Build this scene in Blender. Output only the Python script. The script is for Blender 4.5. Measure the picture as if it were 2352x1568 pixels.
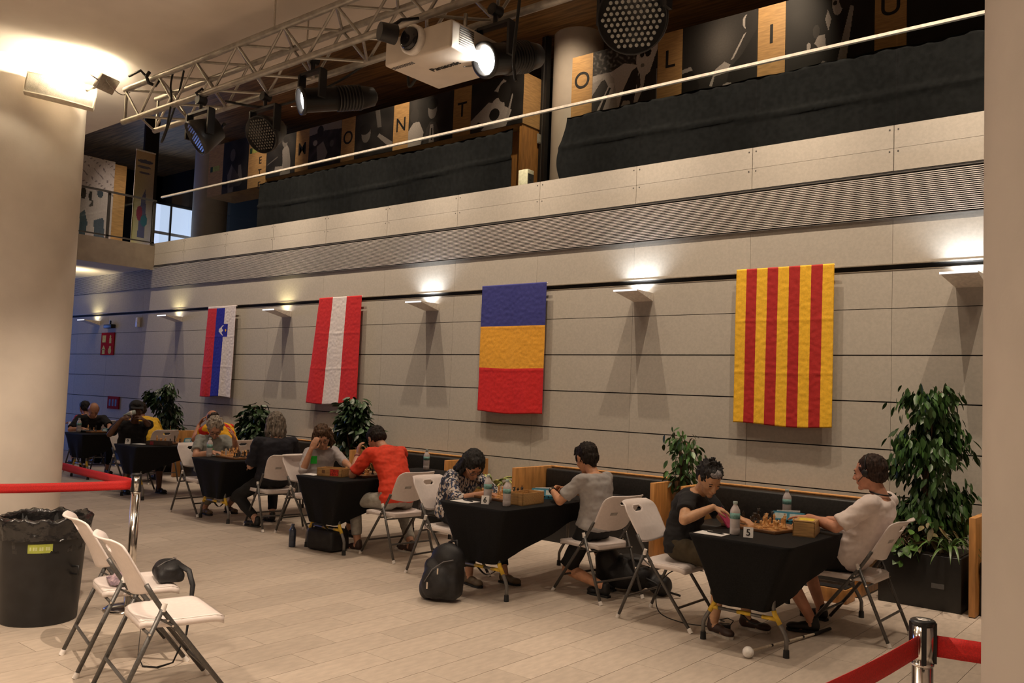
import bpy, bmesh, math, random
import numpy as np
from mathutils import Vector, Matrix, noise
random.seed(7)
scene = bpy.context.scene
for o in list(bpy.data.objects): bpy.data.objects.remove(o)
C = scene.collection
PI = math.pi
R = math.radians

# ------------------------------------------------------------------ camera, world, light, exposure
YAW, PITCH, ROLL = 0.6926, 0.05953, -0.0382
def cam_matrix():
    cy, sy, cp, sp, cr, sr = math.cos(YAW), math.sin(YAW), math.cos(PITCH), math.sin(PITCH), math.cos(ROLL), math.sin(ROLL)
    fwd = Vector((-sy*cp, cy*cp, sp)); right = Vector((cy, sy, 0)); down = fwd.cross(right)
    r = right*cr + down*sr; d = down*cr - right*sr
    m = Matrix.Identity(4)
    for i in range(3):
        m[i][0] = r[i]; m[i][1] = -d[i]; m[i][2] = -fwd[i]
    m[2][3] = 1.67
    return m
cd = bpy.data.cameras.new('camera'); cam = bpy.data.objects.new('camera', cd); C.objects.link(cam)
cd.sensor_width = 36; cd.lens = 1983.1/2352*36; cd.clip_start = 0.05; cd.clip_end = 200
cam.matrix_world = cam_matrix(); scene.camera = cam
w = bpy.data.worlds.new('world'); scene.world = w; w.use_nodes = True
w.node_tree.nodes['Background'].inputs[0].default_value = (0.45, 0.6, 1.0, 1)
w.node_tree.nodes['Background'].inputs[1].default_value = 0.02
scene.view_settings.view_transform = 'Standard'; scene.view_settings.look = 'None'
scene.view_settings.gamma = 1; scene.view_settings.use_curve_mapping = False
scene.view_settings.exposure = 0.85
WARM = (1.0, 0.74, 0.52)
def lamp(kind, loc, target, energy, color=WARM, size=0.1, angle=60, blend=0.5, sy=None, spread=None, square=False):
    l = bpy.data.lights.new('lamp', kind); o = bpy.data.objects.new('lamp', l); C.objects.link(o)
    l.energy = energy; l.color = color
    if kind == 'SPOT': l.spot_size = R(angle); l.spot_blend = blend; l.shadow_soft_size = size; l.use_square = square
    elif kind == 'AREA':
        l.size = size
        if sy: l.shape = 'RECTANGLE'; l.size_y = sy
        if spread: l.spread = R(spread)
    else: l.shadow_soft_size = size
    o.location = loc
    d = Vector(target) - Vector(loc)
    o.rotation_euler = d.to_track_quat('-Z', 'Y').to_euler()
    return o
# downlights of the tall hall, in a row close to the far wall
for i in range(12):
    x = 0.9 - i*1.72
    lamp('SPOT', (x, 7.25, 7.4), (x, 8.7, 4.2), 405*(1.2 if i < 4 else (1.12 if i < 9 else 0.6)), (1.0, 0.79, 0.60), 0.02, 62, 1.0)
# area and spot lamps added high over the players to light them
for i in range(5):
    x = -0.5 - i*3.4
    lamp('AREA', (x, 5.4, 7.4), (x, 5.6, 0), (14 if i < 3 else 7), (1.0, 0.80, 0.60), 0.35, spread=110)
for i in range(7):
    x = 0.0 - i*2.5
    lamp('SPOT', (x, 6.3, 7.5), (x, 6.6, 0), 150 if i < 5 else 80, (1.0, 0.79, 0.60), 0.04, 50, 0.7)
# fill lamps added under the low ceiling to light foreground floor and columns
for x, y, e in ((-1.5, 0.8, 10), (-4.5, 0.4, 30), (1.6, 0.6, 6), (-2.8, -2.0, 34), (-8, -1.5, 70)):
    lamp('AREA', (x, y, 4.0), (x, y, 0), e, (1.0, 0.80, 0.60), 0.3, spread=150)
# added lamp out of view; its pool of light ends before the tables
lamp('SPOT', (-3.0, 1.6, 3.95), (-3.9, 3.6, 0), 290, (1.0, 0.79, 0.60), 0.008, 104, 0.25)
# daylight entering by the far end of the hall
lamp('AREA', (-25.5, 5.0, 2.4), (-18, 8.7, 1.6), 42, (0.20, 0.34, 1.0), 3.0, 3.0)
lamp('AREA', (-21.9, 11.6, 6.0), (-16, 9.5, 5.0), 7, (0.5, 0.68, 1.0), 1.5, 1.5)

# ------------------------------------------------------------------ helpers
MATS = {}
def mat(name, col, rough=0.6, metal=0.0, var=0.08, scale=30.0, bump=0.0, bscale=None, emit=None, es=1.0, spec=0.5, col2=None, alpha=1.0, objvar=0.0, coat=0.0, stretch=None, sheen=0.0):
    if name in MATS: return MATS[name]
    m = bpy.data.materials.new(name); m.use_nodes = True; nt = m.node_tree; N = nt.nodes; L = nt.links
    b = N['Principled BSDF']
    b.inputs['Roughness'].default_value = rough; b.inputs['Metallic'].default_value = metal
    b.inputs['Specular IOR Level'].default_value = spec
    if coat: b.inputs['Coat Weight'].default_value = coat
    if sheen: b.inputs['Sheen Weight'].default_value = sheen
    tc = N.new('ShaderNodeTexCoord'); mp = N.new('ShaderNodeMapping'); L.new(tc.outputs['Object'], mp.inputs[0])
    if stretch: mp.inputs['Scale'].default_value = stretch
    nz = N.new('ShaderNodeTexNoise'); nz.inputs['Scale'].default_value = scale; nz.inputs['Detail'].default_value = 5
    L.new(mp.outputs[0], nz.inputs['Vector'])
    mx = N.new('ShaderNodeMix'); mx.data_type = 'RGBA'
    c = Vector(col[:3]); c2 = Vector(col2[:3]) if col2 else c*(1-var*2)
    mx.inputs[6].default_value = (*(c*(1+var) if not col2 else c), 1); mx.inputs[7].default_value = (*c2, 1)
    rp = N.new('ShaderNodeMapRange'); rp.inputs[1].default_value = 0.35; rp.inputs[2].default_value = 0.65
    L.new(nz.outputs[0], rp.inputs[0]); L.new(rp.outputs[0], mx.inputs[0])
    out = mx.outputs[2]
    if objvar:
        oi = N.new('ShaderNodeObjectInfo'); gi = N.new('ShaderNodeNewGeometry'); ad = N.new('ShaderNodeMath'); ad.operation = 'ADD'
        L.new(oi.outputs['Random'], ad.inputs[0]); L.new(gi.outputs['Random Per Island'], ad.inputs[1])
        fr = N.new('ShaderNodeMath'); fr.operation = 'FRACT'; L.new(ad.outputs[0], fr.inputs[0])
        mr = N.new('ShaderNodeMapRange'); mr.inputs[3].default_value = 1-objvar; mr.inputs[4].default_value = 1+objvar
        L.new(fr.outputs[0], mr.inputs[0])
        vm = N.new('ShaderNodeVectorMath'); vm.operation = 'SCALE'; L.new(out, vm.inputs[0]); L.new(mr.outputs[0], vm.inputs['Scale'])
        out = vm.outputs[0]
    L.new(out, b.inputs['Base Color'])
    if bump:
        n2 = N.new('ShaderNodeTexNoise'); n2.inputs['Scale'].default_value = bscale or scale*2; n2.inputs['Detail'].default_value = 4
        L.new(mp.outputs[0], n2.inputs['Vector'])
        bp = N.new('ShaderNodeBump'); bp.inputs['Strength'].default_value = bump; bp.inputs['Distance'].default_value = 0.01
        L.new(n2.outputs[0], bp.inputs['Height']); L.new(bp.outputs[0], b.inputs['Normal'])
    if emit:
        b.inputs['Emission Color'].default_value = (*emit, 1); b.inputs['Emission Strength'].default_value = es
    MATS[name] = m
    return m
def vcmat(name, rough=0.6):
    if name in MATS: return MATS[name]
    m = bpy.data.materials.new(name); m.use_nodes = True; nt = m.node_tree; b = nt.nodes['Principled BSDF']
    a = nt.nodes.new('ShaderNodeAttribute'); a.attribute_name = 'print'; b.inputs['Roughness'].default_value = rough
    nz = nt.nodes.new('ShaderNodeTexNoise'); nz.inputs['Scale'].default_value = 40
    mr = nt.nodes.new('ShaderNodeMapRange'); mr.inputs[3].default_value = 0.8; mr.inputs[4].default_value = 1.2
    nt.links.new(nz.outputs[0], mr.inputs[0])
    vm = nt.nodes.new('ShaderNodeVectorMath'); vm.operation = 'SCALE'
    nt.links.new(a.outputs['Color'], vm.inputs[0]); nt.links.new(mr.outputs[0], vm.inputs['Scale'])
    nt.links.new(vm.outputs[0], b.inputs['Base Color'])
    MATS[name] = m; return m
def glassmat(name, col=(0.8, 0.9, 0.9), fac=0.1, rough=0.02):
    if name in MATS: return MATS[name]
    m = bpy.data.materials.new(name); m.use_nodes = True; nt = m.node_tree; N = nt.nodes; N.clear()
    o = N.new('ShaderNodeOutputMaterial'); t = N.new('ShaderNodeBsdfTransparent'); g = N.new('ShaderNodeBsdfAnisotropic'); x = N.new('ShaderNodeMixShader')
    t.inputs[0].default_value = (*col, 1); g.inputs['Color'].default_value = (*[c*0.8 for c in col], 1); g.inputs['Roughness'].default_value = rough
    nz = N.new('ShaderNodeTexNoise'); nz.inputs['Scale'].default_value = 8
    ma = N.new('ShaderNodeMath'); ma.operation = 'MULTIPLY_ADD'; ma.inputs[1].default_value = fac*0.4; ma.inputs[2].default_value = fac*0.8
    nt.links.new(nz.outputs[0], ma.inputs[0])
    nt.links.new(ma.outputs[0], x.inputs[0]); nt.links.new(t.outputs[0], x.inputs[1]); nt.links.new(g.outputs[0], x.inputs[2]); nt.links.new(x.outputs[0], o.inputs[0])
    MATS[name] = m; return m

class MB:
    def __init__(s): s.v = []; s.f = []; s.m = []; s.sm = []
    def add(s, vs, fs, mi=0, smooth=False, M=None):
        n = len(s.v)
        if M is not None: vs = [M @ Vector(v) for v in vs]
        s.v += [tuple(v) for v in vs]
        for f in fs: s.f.append(tuple(i+n for i in f)); s.m.append(mi); s.sm.append(smooth)
        return s
    def box(s, x0, x1, y0, y1, z0, z1, mi=0, M=None, ch=0.0):
        if ch <= 0:
            vs = [(x, y, z) for z in (z0, z1) for y in (y0, y1) for x in (x0, x1)]
            fs = [(0, 2, 3, 1), (4, 5, 7, 6), (0, 1, 5, 4), (2, 6, 7, 3), (0, 4, 6, 2), (1, 3, 7, 5)]
            return s.add(vs, fs, mi, False, M)
        bm = bmesh.new(); bmesh.ops.create_cube(bm, size=1)
        for v in bm.verts: v.co = ((x0+x1)/2+v.co.x*(x1-x0), (y0+y1)/2+v.co.y*(y1-y0), (z0+z1)/2+v.co.z*(z1-z0))
        bmesh.ops.bevel(bm, geom=bm.edges[:], offset=ch, segments=2, affect='EDGES', profile=0.5)
        vs = [v.co.copy() for v in bm.verts]; fs = [tuple(v.index for v in f.verts) for f in bm.faces]; bm.free()
        return s.add(vs, fs, mi, True, M)
    def cyl(s, p0, p1, r0, r1=None, n=12, mi=0, caps=True, smooth=True, M=None):
        if r1 is None: r1 = r0
        p0 = Vector(p0); p1 = Vector(p1); d = (p1-p0)
        if d.length < 1e-7: return s
        d.normalize(); a = d.orthogonal().normalized(); b = d.cross(a)
        vs = []
        for p, r in ((p0, r0), (p1, r1)):
            for i in range(n):
                t = 2*PI*i/n; vs.append(p + a*math.cos(t)*r + b*math.sin(t)*r)
        fs = [(i, (i+1) % n, n+(i+1) % n, n+i) for i in range(n)]
        s.add(vs, fs, mi, smooth, M)
        if caps: s.add(vs, [tuple(range(n-1, -1, -1)), tuple(range(n, 2*n))], mi, False, M)
        return s
    def tube(s, pts, r, n=8, mi=0, closed=False, M=None, flat=None):
        pts = [Vector(p) for p in pts]; k = len(pts); rings = []
        up = None
        for i, p in enumerate(pts):
            if closed: d = pts[(i+1) % k]-pts[i-1]
            else: d = pts[min(i+1, k-1)]-pts[max(i-1, 0)]
            d = d.normalized() if d.length > 1e-9 else Vector((0, 0, 1))
            if up is None: a = d.orthogonal().normalized()
            else:
                a = up - d*up.dot(d); a = a.normalized() if a.length > 1e-6 else d.orthogonal().normalized()
            up = a; b = d.cross(a); rr = r[i] if isinstance(r, (list, tuple)) else r
            rings.append([p + a*math.cos(2*PI*j/n)*rr + b*math.sin(2*PI*j/n)*rr*(flat or 1) for j in range(n)])
        vs = [v for q in rings for v in q]; fs = []
        for i in range(k if closed else k-1):
            a0 = i*n; b0 = ((i+1) % k)*n
            for j in range(n): fs.append((a0+j, a0+(j+1) % n, b0+(j+1) % n, b0+j))
        if not closed: fs += [tuple(range(n-1, -1, -1)), tuple(range((k-1)*n, k*n))]
        return s.add(vs, fs, mi, True, M)
    def lathe(s, prof, c=(0, 0, 0), n=20, mi=0, M=None, smooth=True):
        vs = []; fs = []; k = len(prof)
        for r, z in prof:
            for i in range(n):
                t = 2*PI*i/n; vs.append((c[0]+r*math.cos(t), c[1]+r*math.sin(t), c[2]+z))
        for j in range(k-1):
            for i in range(n): fs.append((j*n+i, j*n+(i+1) % n, (j+1)*n+(i+1) % n, (j+1)*n+i))
        if prof[0][0] > 1e-5: fs.append(tuple(range(n-1, -1, -1)))
        if prof[-1][0] > 1e-5: fs.append(tuple(range((k-1)*n, k*n)))
        return s.add(vs, fs, mi, smooth, M)
    def ball(s, c, r, n=12, m=8, mi=0, M=None):
        if not isinstance(r, (tuple, list, Vector)): r = (r, r, r)
        vs = [(c[0], c[1], c[2]-r[2])]; fs = []
        for j in range(1, m):
            a = -PI/2+PI*j/m
            for i in range(n):
                t = 2*PI*i/n; vs.append((c[0]+r[0]*math.cos(a)*math.cos(t), c[1]+r[1]*math.cos(a)*math.sin(t), c[2]+r[2]*math.sin(a)))
        vs.append((c[0], c[1], c[2]+r[2])); L = len(vs)-1
        for i in range(n):
            fs.append((0, 1+(i+1) % n, 1+i)); fs.append((L, L-n+i, L-n+(i+1) % n))
            for j in range(m-2): a = 1+j*n; fs.append((a+i, a+(i+1) % n, a+n+(i+1) % n, a+n+i))
        return s.add(vs, fs, mi, True, M)
    def rc(s, p0, p1, r0, r1=None, n=12):          # round cone
        r1 = r0 if r1 is None else r1
        s.cyl(p0, p1, r0, r1, n); s.ball(tuple(p0), r0, n, 8); s.ball(tuple(p1), r1, n, 8); return s
    def prism(s, poly, z0, z1, mi=0, M=None):
        n = len(poly)
        vs = [(p[0], p[1], z0) for p in poly]+[(p[0], p[1], z1) for p in poly]
        fs = [tuple(range(n-1, -1, -1)), tuple(range(n, 2*n))]+[(i, (i+1) % n, n+(i+1) % n, n+i) for i in range(n)]
        return s.add(vs, fs, mi, False, M)
    def grid(s, fn, nu, nv, mi=0, th=0.0, smooth=True):
        P = [[Vector(fn(i/nu, j/nv)) for i in range(nu+1)] for j in range(nv+1)]
        vs = [p for row in P for p in row]; W = nu+1
        fs = [(j*W+i, j*W+i+1, (j+1)*W+i+1, (j+1)*W+i) for j in range(nv) for i in range(nu)]
        if th:
            N = [[None]*W for _ in range(nv+1)]
            for j in range(nv+1):
                for i in range(W):
                    du = P[j][min(i+1, nu)]-P[j][max(i-1, 0)]; dv = P[min(j+1, nv)][i]-P[max(j-1, 0)][i]
                    q = du.cross(dv); N[j][i] = q.normalized() if q.length > 1e-12 else Vector((0, 0, 1))
            K = len(vs); vs = vs+[P[j][i]-N[j][i]*th for j in range(nv+1) for i in range(W)]
            fs += [(K+j*W+i, K+(j+1)*W+i, K+(j+1)*W+i+1, K+j*W+i+1) for j in range(nv) for i in range(nu)]
            for i in range(nu):
                fs.append((i, K+i, K+i+1, i+1)); a = nv*W+i; fs.append((a, a+1, K+a+1, K+a))
            for j in range(nv):
                a = j*W; fs.append((a, a+W, K+a+W, K+a)); a = j*W+nu; fs.append((a, K+a, K+a+W, a+W))
        return s.add(vs, fs, mi, smooth)
    def mesh(s, name, mats):
        me = bpy.data.meshes.new(name); me.from_pydata(s.v, [], s.f)
        for m in (mats if isinstance(mats, (list, tuple)) else [mats]): me.materials.append(m)
        me.polygons.foreach_set('material_index', s.m); me.polygons.foreach_set('use_smooth', s.sm)
        me.update(); return me
    def build(s, name, mats, parent=None, **tags):
        return mk(name, s.mesh(name, mats), parent, **tags)
def mk(name, me, parent=None, loc=None, rot=None, label=None, cat=None, group=None, kind=None):
    o = bpy.data.objects.new(name, me); C.objects.link(o)
    if parent: o.parent = parent
    if loc: o.location = loc
    if rot: o.rotation_euler = rot
    if label: o['label'] = label
    if cat: o['category'] = cat
    if group: o['group'] = group
    if kind: o['kind'] = kind
    return o
def thing(name, label, cat, loc=(0, 0, 0), rz=0.0, group=None, kind=None, rot=None):
    return mk(name, None, None, loc, rot or (0, 0, rz), label, cat, group, kind)
def kids(o): return [c for c in bpy.data.objects if c.parent == o]
CH = {}
def copy_tree(o, loc=None, rz=None, label=None, group=None):
    def rec(a, p):
        c = a.copy(); C.objects.link(c); c.parent = p
        for k in CH.setdefault(a.name, kids(a)): rec(k, c)
        return c
    r = rec(o, None)
    if loc is not None: r.location = loc
    if rz is not None: r.rotation_euler = (0, 0, rz)
    if label: r['label'] = label
    if group: r['group'] = group
    return r
def struct(mb, name, m): return mb.build(name, m, kind='structure')
def text_mesh(txt, size, depth=0.002, bold=0.0):
    cu = bpy.data.curves.new('t', 'FONT'); cu.body = txt; cu.size = size; cu.extrude = depth; cu.align_x = 'CENTER'; cu.align_y = 'CENTER'; cu.offset = bold
    o = bpy.data.objects.new('t', cu); C.objects.link(o); bpy.context.view_layer.update()
    me = bpy.data.meshes.new_from_object(o.evaluated_get(bpy.context.evaluated_depsgraph_get()))
    bpy.data.objects.remove(o); return me
def text(name, txt, size, m, parent, M, depth=0.002, bold=0.0, label=None):
    me = text_mesh(txt, size, depth, bold); me.transform(M); me.materials.clear(); me.materials.append(m)
    return mk(name, me, parent, label=label)
def FY(x, y, z): return Matrix.Translation((x, y, z)) @ Matrix.Rotation(PI/2, 4, 'X')      # faces -y
def voxel(mb, size, smooth=4, fac=0.5):
    me = mb.mesh('v', [])
    o = bpy.data.objects.new('v', me); C.objects.link(o)
    r = o.modifiers.new('r', 'REMESH'); r.mode = 'VOXEL'; r.voxel_size = size; r.use_smooth_shade = True
    if smooth: q = o.modifiers.new('s', 'SMOOTH'); q.factor = fac; q.iterations = smooth
    bpy.context.view_layer.update()
    m2 = bpy.data.meshes.new_from_object(o.evaluated_get(bpy.context.evaluated_depsgraph_get()))
    bpy.data.objects.remove(o); bpy.data.meshes.remove(me); return m2
def wrinkle(me, amp, sc, stretch=(1, 1, 1), seed=0):
    n = len(me.vertices); co = np.empty(n*3); me.vertices.foreach_get('co', co); co = co.reshape(-1, 3)
    nr = np.empty(n*3); me.vertex_normals.foreach_get('vector', nr); nr = nr.reshape(-1, 3)
    st = np.array(stretch)*sc
    d = np.array([noise.noise(Vector(p)) for p in (co*st+seed)])
    co += nr*(d*amp)[:, None]; me.vertices.foreach_set('co', co.ravel()); me.update()
# ------------------------------------------------------------------ materials
M_wall = mat('wall_panel', (0.44, 0.405, 0.345), 0.75, var=0.035, scale=38, bump=0.15, bscale=260, objvar=0.03)
M_groove = mat('groove', (0.022, 0.02, 0.018), 0.9)
M_floor = mat('floor_stone', (0.50, 0.42, 0.345), 0.6, var=0.05, scale=9, bump=0.12, bscale=120, objvar=0.09, stretch=(3, 1, 1))
M_grout = mat('grout', (0.19, 0.15, 0.12), 0.9)
M_plaster = mat('ceiling_plaster', (0.60, 0.54, 0.47), 0.9, var=0.03, scale=3)
M_column = mat('column_paint', (0.60, 0.54, 0.47), 0.7, var=0.03, scale=4, bump=0.05, bscale=80)
M_upwood = mat('ceiling_wood', (0.30, 0.16, 0.06), 0.6, var=0.25, scale=3, stretch=(0.5, 6, 6))
M_dark = mat('dark_void', (0.012, 0.012, 0.014), 0.9)
M_wood = mat('bench_wood', (0.52, 0.25, 0.075), 0.42, var=0.14, scale=5, stretch=(4, 4, 0.7), bump=0.03)
M_panelwood = mat('letter_wood', (0.56, 0.34, 0.14), 0.5, var=0.10, scale=6, stretch=(1, 1, 8))
M_steel = mat('brushed_steel', (0.55, 0.52, 0.48), 0.28, 1.0, scale=60)
M_alu = mat('truss_aluminium', (0.40, 0.38, 0.34), 0.42, 0.7, var=0.1, scale=20)
M_chrome = mat('chrome', (0.75, 0.72, 0.68), 0.14, 1.0, scale=20)
M_plastic = mat('chair_plastic', (0.80, 0.72, 0.69), 0.42, var=0.02, scale=40, bump=0.04, bscale=500)
M_tube = mat('chair_tube', (0.11, 0.105, 0.10), 0.42, 0.4, var=0.1, scale=80, bump=0.03)
M_whitecap = mat('white_cap', (0.85, 0.80, 0.75), 0.5)
M_black = mat('black_plastic', (0.009, 0.009, 0.010), 0.45)
M_rubber = mat('black_rubber', (0.02, 0.02, 0.02), 0.8)
M_cloth = mat('black_tablecloth', (0.0055, 0.0055, 0.006), 0.8, var=0.3, scale=120, bump=0.2, bscale=600, spec=0.25)
M_drape = mat('black_drape', (0.0055, 0.0055, 0.006), 0.9, spec=0.2, var=0.3, scale=20, bump=0.2, bscale=300)
M_yellowtape = mat('yellow_tape', (0.75, 0.48, 0.04), 0.5, var=0.1)
M_belt = mat('red_belt', (0.55, 0.012, 0.010), 0.7, var=0.12, scale=200, bump=0.2, bscale=900)
M_white = mat('white_paint', (0.85, 0.82, 0.78), 0.5)
M_paper = mat('paper', (0.88, 0.86, 0.84), 0.8, var=0.02)
M_ink = mat('ink', (0.012, 0.012, 0.012), 0.6)
M_glass = glassmat('balustrade_glass', (0.95, 0.97, 0.96), 0.03)
M_lwood = mat('light_piece_wood', (0.72, 0.40, 0.15), 0.3, var=0.12, scale=60, coat=0.4)
M_dwood = mat('dark_piece_wood', (0.02, 0.016, 0.013), 0.3, var=0.2, scale=60, coat=0.4)
M_vinyl = mat('bench_vinyl', (0.012, 0.011, 0.010), 0.5, spec=0.3, var=0.2, scale=40, bump=0.08, bscale=300)

# ------------------------------------------------------------------ floor
fl = MB(); fl.box(-27, 4, -5, 8.72, -0.12, -0.006)
floor = struct(fl, 'floor', M_grout)
TW, TL, GAP = 0.267, 0.715, 0.0032
def tile_mesh():
    b = MB(); b.box(GAP/2, TW-GAP/2, GAP/2, TL-GAP/2, -0.03, 0.0, ch=0.0); return b.mesh('floor_tile', M_floor)
tm = tile_mesh(); tiles = []
for c in range(-84, 18):
    x = -5.03 + c*TW + 4*0.0
    off = 3.385 if c % 2 == 0 else 3.385 + TL/2
    for r in range(-13, 9):
        y = off + r*TL
        if y < -5 or y > 8.7-0.05: continue
        if x < -26.5 or x > 3.6: continue
        cx, cy = x+TW/2, y+TL/2
        fx = -0.6385*cx*1+0.7696*cy; sx = 0.7696*cx+0.6385*cy       # forward and sideways from the camera
        vis = fx > 1.5 and abs(sx) < fx*0.66 and y > 0.9 and -1.67/fx > -0.46
        tiles.append(((fx*fx + sx*sx) if vis else 1e6, x, y))
tiles.sort()
for d, x, y in tiles[:300]: mk('tile', tm, floor, loc=(x, y, 0))
rest = MB()
for d, x, y in tiles[300:]:
    y1 = min(y+TL, 8.7)
    rest.box(x+GAP/2, x+TW-GAP/2, y+GAP/2, y1-GAP/2, -0.03, 0.0)
rest.build('distant_tiles', M_floor, floor, kind='stuff')

# ------------------------------------------------------------------ far wall with its panels, louvre and balcony fascia
WY = 8.7
wb = MB(); wb.box(-27, 4, WY+0.03, WY+0.3, -0.1, 3.95)
wall = struct(wb, 'wall_far', M_groove)
def panel_row(parent, zlo, zhi, xs, y0, y1, gapz, gapx, name='panel', m=None, phase=0):
    for a, b in zip(xs[:-1], xs[1:]):
        p = MB(); p.box(a+gapx/2, b-gapx/2, y0, y1, zlo+gapz/2, zhi-gapz/2)
        p.build(name, m or M_wall, parent)
XJ = [3.3-1.455*i for i in range(0, 22)][::-1]
XJ = [x - 0.0 for x in XJ]
XJ = [-2.48 - 1.455*i for i in range(17)][::-1] + [-1.02, 0.43, 1.89, 3.9]
XJ = [-26.9] + XJ[0:] if XJ[0] > -26.9 else XJ
for zl, zh in ((0.0, 0.38), (0.38, 0.83), (0.83, 1.265), (1.265, 1.72), (1.72, 2.17), (2.17, 2.625), (2.625, 2.995), (3.055, 3.50)):
    panel_row(wall, zl, zh, XJ, WY, WY+0.035, 0.012 if zl < 2.6 else 0.002, 0.003)
# projecting rail (ledge) that carries the flags
lb = MB(); lb.box(-26.9, 3.9, WY-0.014, WY+0.02, 3.046, 3.056); lb.box(-26.9, 3.9, WY-0.004, WY+0.02, 2.992, 2.998)
M_rail = mat('rail_metal', (0.30, 0.26, 0.20), 0.5, 0.2)
lb.build('trim_1', M_rail, kind='structure')
# louvre
lv = MB()
for i in range(22):
    z = 3.515 + i*0.0188
    lv.box(-26.9, 3.9, WY-0.02, WY-0.006, z, z+0.0074)
lv.build('louvre_slats', mat('louvre_metal', (0.66, 0.62, 0.56), 0.5, 0.0), wall, kind='stuff')
lb = MB(); lb.box(-26.9, 3.9, WY-0.02, WY+0.02, 3.495, 3.503); lb.box(-26.9, 3.9, WY-0.02, WY+0.02, 3.935, 3.943)
lb.build('louvre_frame', mat('louvre_frame', (0.12, 0.11, 0.10), 0.5), wall)
for x in (-14.0, -10.1, -6.2, -2.3): pass
# balcony slab, fascia panels
bs = MB(); bs.box(-26.9, 4, WY+0.03, 13.0, 3.955, 4.395); bs.box(-26.9, 4, WY-0.001, WY+0.03, 3.95, 3.962)
balc = struct(bs, 'floor_balcony', M_groove)
for zl, zh in ((3.965, 4.19), (4.19, 4.42)):
    panel_row(balc, zl, zh, [x for x in XJ if x > -16.5 or True], WY, WY+0.04, 0.003, 0.006, 'fascia_panel')
sc_ = MB()
for x in XJ[1:-1]:
    if x < -16.8: continue
    for dx in (-0.04, 0.04):
        for z in (4.16, 4.375): sc_.cyl((x+dx, WY-0.002, z), (x+dx, WY+0.01, z), 0.008, n=8)
sc_.build('fascia_screws', M_tube, balc)
dk = MB(); dk.box(-26.9, 4, WY+0.04, 12.9, 4.395, 4.41); dk.build('balcony_deck', mat('deck', (0.10, 0.08, 0.06), 0.7), balc)
# wall behind the balcony, tall ceiling, low ceiling, room shell
b = MB(); b.box(-27, 4, 12.6, 12.8, 4.4, 7.7); struct(b, 'wall_balcony', M_dark)
b = MB(); b.box(-27, 4, 3.72, 13, 7.6, 7.8); struct(b, 'ceiling_hall', M_upwood)
b = MB(); b.box(-27, 4, -5, 3.72, 4.05, 4.5); struct(b, 'ceiling', M_plaster)
b = MB(); b.box(-27, 4, 3.5, 3.72, 4.5, 7.8); struct(b, 'wall_near', mat('near_wall', (0.05, 0.045, 0.04), 0.9))
b = MB(); b.box(3.9, 4.1, -5, 13, -0.1, 7.8); struct(b, 'wall_right', M_plaster)
b = MB(); b.box(-27, 4, -5.2, -5, -0.1, 4.5); struct(b, 'wall_back', mat('back_wall', (0.35, 0.30, 0.25), 0.9))
b = MB(); b.box(-27.2, -27, -5, 13, -0.1, 7.8); struct(b, 'wall_left', mat('left_wall', (0.25, 0.25, 0.27), 0.9))
# crossing gallery on the left: slab, soffit, upper wall with the window behind it
b = MB(); b.box(-20.2, -16.72, -2, WY, 3.90, 4.33); br = struct(b, 'floor_gallery', M_plaster)
p = MB(); p.box(-16.72, -16.70, -2, WY-0.002, 3.87, 4.36); p.build('fascia_panel', mat('gallery_fascia', (0.40, 0.33, 0.26), 0.7, var=0.06, scale=5), br)
b = MB(); b.box(-24.2, -24.0, -2, 9.2, 4.4, 7.7); b.box(-24.2, -24, 10.9, 13, 4.4, 7.7); b.box(-24.2, -24, 9.2, 13, 6.6, 7.7)
struct(b, 'wall_upper_left', M_dark)
# window seen through the gallery railing
wn = thing('window_1', None, None, (0, 0, 0)); wn['kind'] = 'structure'
b = MB(); b.box(-20.02, -20.0, 10.35, 11.6, 4.4, 5.96)
sky = mat('window_sky', (0.5, 0.6, 0.8), 0.6, emit=(0.62, 0.74, 1.0), es=0.5, var=0.05, scale=2); b.build('pane', sky, wn)
b = MB(); b.box(-20.0, -19.96, 10.74, 10.78, 4.4, 5.96); b.box(-20.0, -19.96, 10.35, 11.6, 4.4, 4.46); b.box(-20.0, -19.96, 10.35, 11.6, 5.93, 5.98)
b.box(-20.0, -19.96, 11.57, 11.62, 4.4, 5.96)
b.build('window_frame', M_black, wn)
b = MB(); b.box(-20.0, -19.97, 10.35, 11.6, 5.20, 5.27); b.build('rail_bar', M_white, wn)
# window at the far end of the hall (lights the bluish end of the wall)
wn = thing('window_2', None, None, (0, 0, 0)); wn['kind'] = 'structure'
b = MB(); b.box(-26.98, -26.95, 2.0, 8.0, 0.4, 3.6); b.build('pane', mat('window_day', (0.3, 0.4, 0.8), 0.6, emit=(0.20, 0.36, 1.0), es=1.2), wn)
b = MB()
for y in (2.0, 4.0, 6.0, 8.0): b.box(-26.95, -26.9, y-0.03, y+0.03, 0.4, 3.6)
b.build('window_frame', M_black, wn)

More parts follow.
